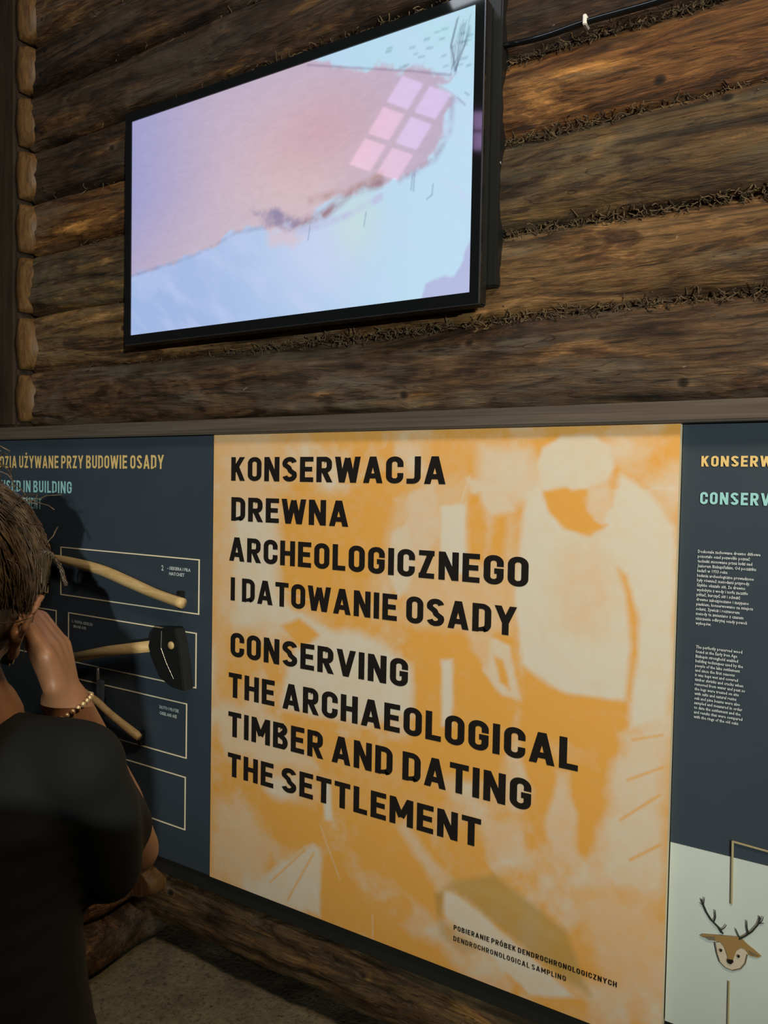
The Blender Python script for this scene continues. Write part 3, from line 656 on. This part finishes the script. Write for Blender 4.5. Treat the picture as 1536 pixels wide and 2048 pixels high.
def L(c_): return np.array(lin(*c_))
s.col = np.zeros(X.shape+(3,))+L((176, 196, 232))
def blend(mask_, c_): s.col = s.col*(1-mask_[..., None])+L(c_)*mask_[..., None]
blend(np.clip(u*1.5-.35, 0, 1), (190, 222, 242))
blend(np.clip((v-.6)*2, 0, 1)*np.clip(u*2-.9, 0, 1), (180, 224, 236))
blend(np.clip(1.3-u*1.6-v, 0, 1)*.6, (148, 176, 226))
blend(np.exp(-((u-.62)**2/.02+(v-.25)**2/.03))*.7, (200, 210, 240))
blend(np.exp(-((u-.72)**2/.004+(v-.33)**2/.02))*.6, (200, 226, 214))
blend(np.clip((fbm(X*2.2+Z*2.6, Z-X*.5, 6, 8, 4)-.42)*3, 0, 1)*.35, (204, 212, 246))
ice = [(230, 570), (262, 550), (300, 538), (360, 520), (420, 492), (470, 462), (540, 455), (600, 440), (660, 400), (720, 375), (790, 362), (850, 330), (890, 270), (910, 200), (880, 168), (905, 150), (830, 138), (720, 132), (640, 128), (560, 100), (240, 190)]
mi = s.mask(ice, .007, .05, 5)
icecol = np.zeros_like(s.col)+L((190, 174, 198))
def ib(m_, c_):
    global icecol; icecol = icecol*(1-m_[..., None])+L(c_)*m_[..., None]
ib(np.clip(1-u*3.2, 0, 1)*np.clip(v*1.6, 0, 1), (160, 160, 206))
ib(np.exp(-((u-.55)**2/.05+(v-.55)**2/.12))*.9, (218, 190, 192))
ib(np.exp(-((u-.62)**2/.03+(v-.72)**2/.03))*.75, (202, 164, 176))
ib(np.exp(-((u-.35)**2/.06+(v-.25)**2/.05))*.8, (202, 188, 200))
icecol *= (1+.10*(fbm(X*.8, Z*2.2, 60, 3, 3)-.5))[..., None]
s.col = s.col*(1-mi[..., None])+icecol*mi[..., None]
# shore edge shadow line
edge = s.line([(262, 552), (300, 540), (360, 522), (420, 496), (470, 466), (540, 452), (575, 440)], .004, .012); rag = np.clip(fbm(X, Z, 30, 12, 3)*1.8-.2, 0, 1)
blend(edge*rag*.8, (140, 138, 170))
e2 = s.line([(590, 452), (650, 428), (700, 385), (760, 365)], .012, .02); blend(e2*rag, (160, 128, 140))
blend(s.line([(620, 400), (700, 380), (760, 350)], .006, .02)*rag*.8, (176, 140, 128))
blend(s.line([(590, 465), (640, 450), (700, 430), (760, 395)], .010, .012)*rag, (190, 196, 226))
blend(s.mask([(500, 415), (560, 420), (600, 440), (590, 460), (540, 455)], .008, .04, 9)*rag*.9, (140, 132, 166))
blend(s.mask([(530, 460), (575, 455), (610, 470), (590, 495), (545, 485)], .014, .04, 14)*.6, (222, 190, 194))
blend(s.line([(615, 130), (700, 135), (820, 142), (900, 150)], .002, .006)*.6, (120, 110, 140))
blend(s.line([(905, 200), (900, 260), (870, 320), (800, 362)], .004, .02)*rag*.8, (146, 130, 160))
# bushes, reeds, tracks
for k in range(34):
    x = 760+RNG.random()*180; y = 20+RNG.random()*120
    if y > 140-(x-700)*.02 or y < 250-0.3286*(x-250)+12: continue
    blend(s.line([(x, y), (x+5+6*RNG.random(), y-2)], .0016+.002*RNG.random(), .006)*.5, (110, 150, 165))
for k in range(16):
    x = 905+RNG.random()*30; blend(s.line([(900+RNG.random()*14, 150-RNG.random()*25), (x-4, 90), (x+10*RNG.random(), 28+RNG.random()*30)], .0009, .004)*.5, (86, 96, 120))
for a_ in ([(825, 350), (822, 380)], [(829, 348), (827, 382)], [(866, 368), (864, 390), (854, 398)], [(732, 425), (728, 452)], [(620, 452), (616, 480)], [(915, 195), (930, 210)], [(930, 185), (938, 190)]):
    blend(s.line(a_, .0014, .004)*.65, (110, 122, 160))
blend(s.mask([(850, 570), (880, 555), (905, 550), (925, 520), (945, 470), (948, 600), (840, 600)], .004, .02, 20)*.7, (176, 172, 216))
m = bpy.data.materials.new('screen_picture'); m.use_nodes = True; n = N(m)
n.b.inputs['Base Color'].default_value = (.01, .01, .012, 1); n.b.inputs['Roughness'].default_value = 0.03; n.b.inputs['Specular IOR Level'].default_value = .5
a_ = n.add('ShaderNodeAttribute', attribute_name='print'); n.l.new(a_.outputs['Color'], n.b.inputs['Emission Color']); n.b.inputs['Emission Strength'].default_value = 0.98
s.build('screen', m, tv)

# cable over the right-hand logs
cb = thing('cable', 'black cable with white clip running along a log right of the television', 'cable')
bm = bmesh.new(); tube(bm, bezier_pts([wall_pt(1005, 92, 1.80), wall_pt(1085, 74, 1.787), wall_pt(1172, 44, 1.782), wall_pt(1250, 22, 1.785), wall_pt(1335, -3, 1.785), wall_pt(1500, -62, 1.785), wall_pt(1900, -214, 1.785)], 30), .0075, 10); obj('sheath', bm, M_BLK, cb, True)
a0 = wall_pt(1172, 42, 1.782); bm = bmesh.new(); box(bm, a0.x-.005, a0.x+.004, 1.770, 1.80, a0.z-.013, a0.z+.011, bev=.002); obj('clip', bm, M_CLIP, cb, label='white plastic cable clip')

# ------------------------------------------------------------------ hall behind the viewer: roof slope with two lavender-lit windows (they mirror in the screen)
mdir = Vector((-.470, -.776, .412)).normalized(); P0 = Vector((-1.04, 1.72, .91+EYE))+mdir*6.0
nrm = -mdir; hx = Vector((0, 0, 1)).cross(nrm).normalized(); vx = nrm.cross(hx).normalized()
def on_roof(px, py, lift=0):
    q = wall_pt(px, py, YV-(.004 if px > 940 else 0)); d = (q-Vector((0, 0, EYE))); d.y = -d.y
    return q+d*((P0+nrm*lift-q).dot(nrm)/d.dot(nrm))
bm = bmesh.new(); slab(bm, [P0+hx*a_+vx*b_-nrm*.12 for a_, b_ in ((-6, -4.5), (6, -4.5), (6, 2), (-6, 2))], .05)
ro = obj('ceiling', bm, M_POST); ro['kind'] = 'structure'
def emis(name, c_, s_):
    m = mat(name, (.02, .02, .02), .5); b_ = m.node_tree.nodes['Principled BSDF']; b_.inputs['Emission Color'].default_value = (*c_, 1); b_.inputs['Emission Strength'].default_value = s_; return m
def window(nm, A, B, C_, D_, cols, rows, mats):
    """quad A top-left, B bottom-left, C bottom-right, D top-right (as mirrored); bars between panes"""
    w_ = setting(nm)
    def pt(a_, b_, lift): return on_roof(*((1-b_)*((1-a_)*np.array(A)+a_*np.array(D_))+b_*((1-a_)*np.array(B)+a_*np.array(C_))), lift)
    g_ = .045
    for i in range(cols):
        for j in range(rows):
            a0_, a1_ = i/cols+g_*1.3, (i+1)/cols-g_*1.3; b0, b1 = j/rows+g_*.6, (j+1)/rows-g_*.6
            bm = bmesh.new(); bm.faces.new([bm.verts.new(pt(*q, 0)) for q in ((a0_, b0), (a0_, b1), (a1_, b1), (a1_, b0))]); obj('pane', bm, mats[(j*cols+i) % len(mats)], w_)
    bm = bmesh.new()
    for i in range(cols+1): tube(bm, [pt(i/cols, 0, -.02), pt(i/cols, 1, -.02)], .03, 4)
    for j in range(rows+1): tube(bm, [pt(0, j/rows, -.02), pt(1, j/rows, -.02)], .03, 4)
    obj('window_bars', bm, M_POST, w_)
LAV = emis('lavender_daylight', (.62, .50, 1.0), 6.0); PNK = emis('pink_daylight', (1.0, .52, .78), 5.0); LAV2 = emis('violet_glow', (.75, .48, 1.0), 6.0)
window('window_1', (801, 144), (689, 332), (798, 368), (912, 185), 2, 3, [LAV, LAV, PNK, LAV, PNK, PNK])
window('window_2', (944, 222), (944, 303), (985, 303), (985, 222), 1, 2, [LAV2])

# ------------------------------------------------------------------ the visitor photographing the panel
M_SKIN = mat('tanned_skin', (0.22, 0.11, 0.055), .48, spec=.4); n = N(M_SKIN); M_SKIN.node_tree.nodes['Principled BSDF'].inputs['Subsurface Weight'].default_value = .12; M_SKIN.node_tree.nodes['Principled BSDF'].inputs['Subsurface Radius'].default_value = (.02, .008, .004)
f_ = n.noise((25, 25, 25)); n.col(n.ramp(f_, [(.3, (.19, .088, .043)), (.7, (.25, .125, .063))]))
M_HAIR = mat('brown_hair', (0.05, 0.030, 0.016), .42); n = N(M_HAIR); n.col(n.ramp(n.noise((60, 60, 60), 1, 3), [(.3, (.018, .011, .006)), (.7, (.12, .080, .042))]))
M_SHIRT = mat('black_cotton', (0.0045, 0.0058, 0.0055), .85, spec=.2); M_TROU = mat('dark_denim', (0.012, 0.015, 0.022), .85)
M_SHOE = mat('black_shoe', (.01, .01, .01), .5); M_SOLE = mat('white_sole', (.5, .5, .48), .6)
pe = thing('person', 'person in black t-shirt with tied brown hair raising a hand to the face', 'person')
def grow(name, bm, m_, parent, vox, sm, label=None, it=6, smooth_f=.5):
    o = obj(name, bm, m_, parent, True, label)
    r_ = o.modifiers.new('r', 'REMESH'); r_.mode = 'VOXEL'; r_.voxel_size = vox; r_.use_smooth_shade = True
    s_ = o.modifiers.new('s', 'SMOOTH'); s_.factor = smooth_f; s_.iterations = sm
    dg = bpy.context.evaluated_depsgraph_get(); me = bpy.data.meshes.new_from_object(o.evaluated_get(dg)); o.modifiers.clear(); o.data = me
    me.polygons.foreach_set('use_smooth', [True]*len(me.polygons)); return o
HC = at(-104, 1206, .775)                               # head centre
view = (HC-Vector((0, 0, EYE))); view.z = 0; view.normalize()
fwd0 = Matrix.Rotation(math.radians(-27), 3, 'Z') @ view            # faces away from us, a little to the right
upv = Vector((0, 0, 1)); right0 = fwd0.cross(upv).normalized()
Rr = Matrix.Rotation(math.radians(17), 3, fwd0)                     # head tilted to its right
hf = Matrix.Rotation(math.radians(-10), 3, right0) @ fwd0
hu = (Rr @ upv); hr = hf.cross(hu).normalized(); hu = hr.cross(hf).normalized()
HM = Matrix((hr, hf, hu)).transposed()
def hp(x, y, z): return HC+HM @ Vector((x, y, z))
side0 = right0; neck_b = at(-75, 1455, .79); neck_t = hp(0, -.02, -.075)
shR = at(160, 1540, .775); shL = at(-340, 1500, .80)
elb = at(268, 1700, .90); wri = at(128, 1400, .85)
bm = bmesh.new()
ellip(bm, hp(0, -.012, .018), (.072, .092, .092), HM)             # skull
ellip(bm, hp(0, .030, -.045), (.054, .060, .062), HM)             # face
ellip(bm, hp(0, .060, -.085), (.026, .024, .022), HM)             # chin
ellip(bm, hp(.045, .012, -.058), (.018, .035, .035), HM); ellip(bm, hp(-.045, .012, -.058), (.018, .035, .035), HM)
ellip(bm, hp(.034, .062, -.028), (.018, .018, .020), HM); ellip(bm, hp(-.034, .062, -.028), (.018, .018, .020), HM)
capsule(bm, hp(0, .082, .004), hp(0, .103, -.030), .008, .012)    # nose
ellip(bm, hp(0, .086, -.056), (.022, .010, .006), HM); ellip(bm, hp(0, .084, -.066), (.019, .010, .006), HM)
capsule(bm, hp(-.045, .076, .016), hp(.045, .076, .016), .010, .010)
for sd in (-1, 1):                                                 # ears: rim, bowl, lobe
    pts = [hp(sd*(.078+dx), y, z) for dx, y, z in ((.000, .006, .022), (.008, -.004, .034), (.014, -.018, .036), (.017, -.030, .024), (.015, -.031, .004), (.010, -.022, -.014), (.003, -.008, -.026))]
    chain(bm, pts, [.0046]*7, 8)
    ellip(bm, hp(sd*.080, -.010, .004), (.006, .017, .024), HM); ellip(bm, hp(sd*.081, -.003, -.026), (.006, .009, .010), HM)
capsule(bm, neck_t, neck_b, .054, .060); capsule(bm, hp(.030, -.010, -.045), neck_b+side0*.012, .034, .045)
spine = neck_b+Vector((0, 0, -.05)); hip = Vector((neck_b.x+.02, neck_b.y, .88)); 
side = (shR-shL).normalized()
chain(bm, [shL, spine, shR], [.032, .05, .032])
for t2, wv, dv in ((.15, .15, .10), (.45, .13, .095), (.75, .13, .095), (1.0, .155, .11)):
    cc = spine.lerp(hip, t2); ellip(bm, cc, (wv*.8, dv*.8, .10), Matrix((side, upv.cross(side), upv)).transposed())
chain(bm, [shR, elb], [.028, .029]); chain(bm, [elb, elb.lerp(wri, .3), wri], [.028, .034, .025])
# left arm, bent the same way and hidden by the head
elL = at(-300, 1700, .98); wrL = at(-110, 1430, 1.02)
chain(bm, [shL, elL], [.043, .036]); chain(bm, [elL, wrL], [.035, .024])
kn = at(104, 1282, .845)                                           # knuckles of the right hand
def hand(bm, wri, kn, across, curl, sgn):
    d = (kn-wri).normalized(); ac = (across-d*across.dot(d)).normalized()
    for i, off in enumerate((-.030, -.010, .010, .029)):
        a_ = kn+ac*off-d*(.004+.004*abs(i-1.3))
        capsule(bm, wri+ac*off*.45+d*.008, a_, .0155, .0115)
        f1 = a_+d*.020+curl*(.026+.002*i); f2 = f1-d*.006+curl*.022; f3 = f2-d*.018+curl*.004
        chain(bm, [a_, f1, f2, f3], [.0100, .0088, .0080, .0068], 10)
    t0_ = wri+d*.022-ac*.024*sgn
    chain(bm, [wri+d*.005, t0_, t0_+d*.034+curl*.016-ac*.006*sgn, t0_+d*.054+curl*.034], [.017, .0125, .0105, .0088], 10)
curl = (-rt*.75+fw*.45+up*.30).normalized()
hand(bm, wri, kn, (fw*.75-rt*.1).normalized(), curl, 1)
knL = at(-95, 1320, 1.0); hand(bm, wrL, knL, (fw*.75+rt*.1).normalized(), (rt*.75+fw*.45+up*.3).normalized(), 1)
# legs
hs = side.copy(); hs.z = 0; hs.normalize()
for sd in (-1, 1):
    h0 = hip+hs*.085*sd; k0 = Vector((h0.x, h0.y, .47))+view*.02; a0 = Vector((h0.x, h0.y, .085))
    chain(bm, [h0, k0, a0], [.078, .052, .036]); chain(bm, [a0-Vector((0, 0, .045)), a0-Vector((0, 0, .055))+view*.14], [.030, .024])
body = grow('body', bm, M_SKIN, pe, .0042, 5)
# hair
bm = bmesh.new()
ellip(bm, hp(0, -.022, .026), (.082, .100, .100), HM, 4)
for v_ in bm.verts:                                               # hairline: pull the cap in under the ears and on the face
    q = HM.inverted() @ (v_.co-HC)
    if q.z < -.035: v_.co = v_.co+HM @ Vector((-q.x*.45, (-.02 if q.y > -.05 else .030), .022))
bun = hp(-.012, -.075, .108)
r2 = random.Random(7)
er = Vector((.0845, .102, .102)); ec = Vector((0, -.022, .026)); bd = Vector((-.012/.079, (-.075+.022)/.098, (.108-.026)/.1)).normalized()
for k in range(1500):
    ph = r2.random()*2*math.pi
    st = Vector((math.sin(ph), math.cos(ph)*.9-.1, -.55-.25*math.cos(ph+math.pi)+r2.gauss(0, .1)))
    if math.cos(ph) > .2: st.z = .25+r2.gauss(0, .08)
    if abs(math.sin(ph)) > .75: st.z = max(st.z, -.10+.2*r2.random())
    st.z = max(st.z, -.42+r2.gauss(0, .05)); st.normalize(); pts = []; lift = 1+abs(r2.gauss(.0, .016)); o1 = r2.gauss(0, .08); o2 = r2.gauss(0, .08)
    for i in range(9):
        s1 = i/8; d = (st*(1-s1)+bd*s1+Vector((o1, o2, 0))*math.sin(math.pi*s1)).normalized()
        d = d*lift*(1+.02*math.sin(s1*9+k))
        pts.append(HC+HM @ (ec+Vector((d.x*er.x, d.y*er.y, d.z*er.z))))
    tube(bm, pts, .0006+.0006*r2.random(), 3, False)
for k in range(40):                                               # flyaway wisps
    d = Vector((r2.gauss(.3, .7), r2.gauss(-.4, .5), r2.gauss(.6, .6))).normalized(); p0 = ec+Vector((d.x*er.x, d.y*er.y, d.z*er.z)); dd = (d+Vector((r2.gauss(0, .8), r2.gauss(0, .8), r2.gauss(0, .5)))).normalized(); pts = [HC+HM @ p0]
    for i in range(6):
        dd = (dd+Vector((r2.gauss(0, .35), r2.gauss(0, .35), r2.gauss(-.15, .3)))).normalized(); p0 = p0+dd*.007; pts.append(HC+HM @ p0)
    tube(bm, pts, .00065, 3, False)
for k in range(26):                                               # a loose curl beside the temple
    a0 = at(88+r2.gauss(0, 5), 1100+r2.gauss(0, 6), .765); pts = [a0]
    for i in range(1, 10):
        s1 = i/9; pts.append(at(88+18*math.sin(s1*2.2)+28*s1**2+r2.gauss(0, 2.0), 1100+8*s1+60*s1*s1+r2.gauss(0, 2.0), .765+.004*r2.gauss(0, 1)))
    tube(bm, pts, .0009, 3, False)
obj('hair', bm, M_HAIR, pe, True)
bm = bmesh.new()
ellip(bm, bun+hu*.008, (.028, .026, .024), HM, 3)
for k in range(260):
    a_, b_ = r2.random()*6.28, r2.random()*3.14; pts = []; ax_ = Vector((r2.gauss(0, 1), r2.gauss(0, 1), r2.gauss(0, 1))).normalized(); v0 = ax_.orthogonal().normalized()
    rad_ = .026+.010*r2.random()
    for i in range(9):
        q = Matrix.Rotation(i/8*3.4+a_, 3, ax_) @ v0; pts.append(bun+hu*.010+q*rad_*(1+.03*r2.gauss(0, 1)))
    tube(bm, pts, .0007, 3, False)
for k in range(22):
    p0 = bun+HM @ Vector((r2.gauss(.02, .015), r2.gauss(0, .01), .03)); dd = Vector((r2.gauss(.2, .6), r2.gauss(0, .5), .8)).normalized(); pts = [p0]
    for i in range(7):
        dd = (dd+Vector((r2.gauss(.1, .4), r2.gauss(0, .4), r2.gauss(-.25, .3)))).normalized(); p0 = p0+HM @ dd*.006; pts.append(p0)
    tube(bm, pts, .0007, 3, False)
obj('hair_bun', bm, M_HAIR, pe, True)
# t-shirt
bm = bmesh.new(); rm = Matrix((side, upv.cross(side), upv)).transposed()
chain(bm, [shL+Vector((0, 0, .002)), neck_b+Vector((0, 0, -.030)), shR+Vector((0, 0, .002))], [.056, .052, .046])
tb = at(-75, 2060, .79); tc = spine.lerp(hip, .5)
for i in range(14):
    t2 = i/13; cc = spine.lerp(tc, t2*2) if t2 < .5 else tc.lerp(hip, t2*2-1); wv = (.125, .132, .124, .118, .116, .118, .12, .122, .125, .13, .135, .14, .145, .15)[i]
    ellip(bm, cc, (wv, .105, .07), rm)
sl = at(216, 1740, .83); chain(bm, [shR+Vector((0, 0, .002)), at(196, 1620, .80), sl], [.042, .042, .036], 18)
chain(bm, [shR, shR.lerp(elb, .70)], [.041, .036])
slL = shL.lerp(elL, .7); chain(bm, [shL, slL], [.060, .062])
shirt = grow('t_shirt', bm, M_SHIRT, pe, .007, 6)
for v_ in shirt.data.vertices:
    q = v_.co; nn = noise.noise(Vector((q.x*14, q.y*14, q.z*7))); v_.co = q+v_.normal*0.004*nn
bm = bmesh.new()
ellip(bm, hip+Vector((0, 0, -.01)), (.150, .112, .11), rm)
for sd in (-1, 1):
    h0 = hip+hs*.085*sd; k0 = Vector((h0.x, h0.y, .47))+view*.02; a0 = Vector((h0.x, h0.y, .13)); chain(bm, [h0, k0, a0], [.088, .066, .056])
grow('trousers', bm, M_TROU, pe, .010, 4)
for sd in (-1, 1):
    h0 = hip+hs*.085*sd; a0 = Vector((h0.x, h0.y, .062)); bm = bmesh.new(); chain(bm, [a0-view*.03+Vector((0, 0, .02)), a0+view*.07-Vector((0, 0, .004)), a0+view*.15-Vector((0, 0, .012))], [.046, .044, .036])
    sh = grow('shoe', bm, M_SHOE, pe, .008, 3)
    bm = bmesh.new(); slab(bm, [Vector((0, 0, 0))]*0 or [a0+view*x+view.cross(upv)*y+Vector((0, 0, -.048)) for x, y in ((-.07, -.03), (-.07, .03), (.05, .042), (.14, .036), (.18, 0), (.14, -.036), (.05, -.042))], 0.0)
    bm.free(); bm = bmesh.new(); lo = [bm.verts.new((a0+view*x+view.cross(upv)*y).to_2d().to_3d()+Vector((0, 0, .001))) for x, y in ((-.07, -.03), (-.07, .03), (.05, .042), (.14, .036), (.18, 0), (.14, -.036), (.05, -.042))]
    hi_ = [bm.verts.new(v_.co+Vector((0, 0, .024))) for v_ in lo]; bm.faces.new(lo); bm.faces.new(hi_[::-1])
    for i in range(7): bm.faces.new((lo[i], lo[(i+1) % 7], hi_[(i+1) % 7], hi_[i]))
    bmesh.ops.recalc_face_normals(bm, faces=bm.faces); obj('sole', bm, M_SOLE, sh, label='pale rubber sole')
# bracelet round the right wrist
d = (elb-wri).normalized(); a_ = d.orthogonal().normalized(); b_ = d.cross(a_); bc = wri+d*.012
bm = bmesh.new()
for k in range(26):
    th = 2*math.pi*k/26; ellip(bm, bc+(a_*math.cos(th)+b_*math.sin(th))*.0275+d*.006*math.sin(th+1), (.0030,)*3, None, 1)
br = obj('bracelet', bm, mat('pale_gold_beads', (.62, .45, .25), .3, .6), pe, True, label='thin beaded pale gold bracelet')
# the phone held up in front of the face
ph_c = hp(-.045, .165, -.035); bm = bmesh.new(); g_ = bmesh.ops.create_cube(bm, size=1)
Mx = Matrix.Translation(ph_c) @ HM.to_4x4() @ Matrix.Diagonal((.13, .009, .070, 1)); bmesh.ops.transform(bm, matrix=Mx, verts=bm.verts)
bmesh.ops.bevel(bm, geom=bm.edges[:], offset=.003, segments=2, affect='EDGES')
tag(obj('phone', bm, M_BLK), 'black phone held up in front of the face of the visitor in black t-shirt', 'phone')

# ------------------------------------------------------------------ bystander added as shadow caster two metres behind the viewpoint, outside the picture
M_GREY = mat('grey_wool', (.10, .10, .11), .9)
bp = thing('person', 'bystander in dark grey sweater added as shadow caster well behind the viewer, outside the picture', 'person')
B = Vector((1.46, -1.30, 0)); fd = Vector((-.35, .94, 0)).normalized(); sd_ = fd.cross(upv)
def bq(x, y, z): return B+sd_*x+fd*y+Vector((0, 0, z))
BM = Matrix((sd_, fd, upv)).transposed()
bm = bmesh.new(); ellip(bm, bq(0, -.005, 1.62), (.074, .094, .105), BM); ellip(bm, bq(0, .03, 1.555), (.052, .058, .062), BM); capsule(bm, bq(0, .085, 1.61), bq(0, .105, 1.575), .008, .012)
capsule(bm, bq(0, -.01, 1.56), bq(0, -.01, 1.42), .052, .060)
for a_ in (-1, 1):
    ellip(bm, bq(a_*.078, -.01, 1.59), (.010, .02, .032), BM)
    ar = [bq(a_*.17, 0, 1.38), bq(a_*.235, -.02, 1.10), bq(a_*.22, .05, .87)]; chain(bm, ar, [.045, .036, .026])
    hand(bm, ar[2], ar[2]+(ar[2]-ar[1]).normalized()*.085, fd, (-sd_*a_), a_)
    chain(bm, [bq(a_*.09, 0, .90), bq(a_*.10, .02, .48), bq(a_*.10, -.02, .09)], [.08, .055, .038]); chain(bm, [bq(a_*.10, -.02, .04), bq(a_*.11, .14, .035)], [.032, .026])
chain(bm, [bq(0, 0, 1.35), bq(0, 0, .92)], [.11, .12])
grow('body', bm, M_SKIN, bp, .007, 3)
bm = bmesh.new(); ellip(bm, bq(0, -.020, 1.645), (.080, .098, .100), BM); grow('hair', bm, M_HAIR, bp, .01, 2)
bm = bmesh.new()
for i in range(10): ellip(bm, bq(0, 0, .90+.055*i), (.15+.02*i/9, .115, .09), BM)
for a_ in (-1, 1): chain(bm, [bq(0, 0, 1.44), bq(a_*.17, 0, 1.385), bq(a_*.24, -.02, 1.10), bq(a_*.222, .045, .90)], [.06, .058, .050, .040])
grow('sweater', bm, M_GREY, bp, .012, 3)
bm = bmesh.new(); ellip(bm, bq(0, 0, .90), (.155, .115, .11), BM)
for a_ in (-1, 1): chain(bm, [bq(a_*.09, 0, .88), bq(a_*.10, .02, .48), bq(a_*.10, -.02, .13)], [.092, .070, .062])
grow('trousers', bm, M_TROU, bp, .012, 3)
for a_ in (-1, 1):
    bm = bmesh.new(); chain(bm, [bq(a_*.10, -.04, .055), bq(a_*.105, .06, .048), bq(a_*.11, .16, .040)], [.048, .045, .038]); grow('shoe', bm, M_SHOE, bp, .008, 3)
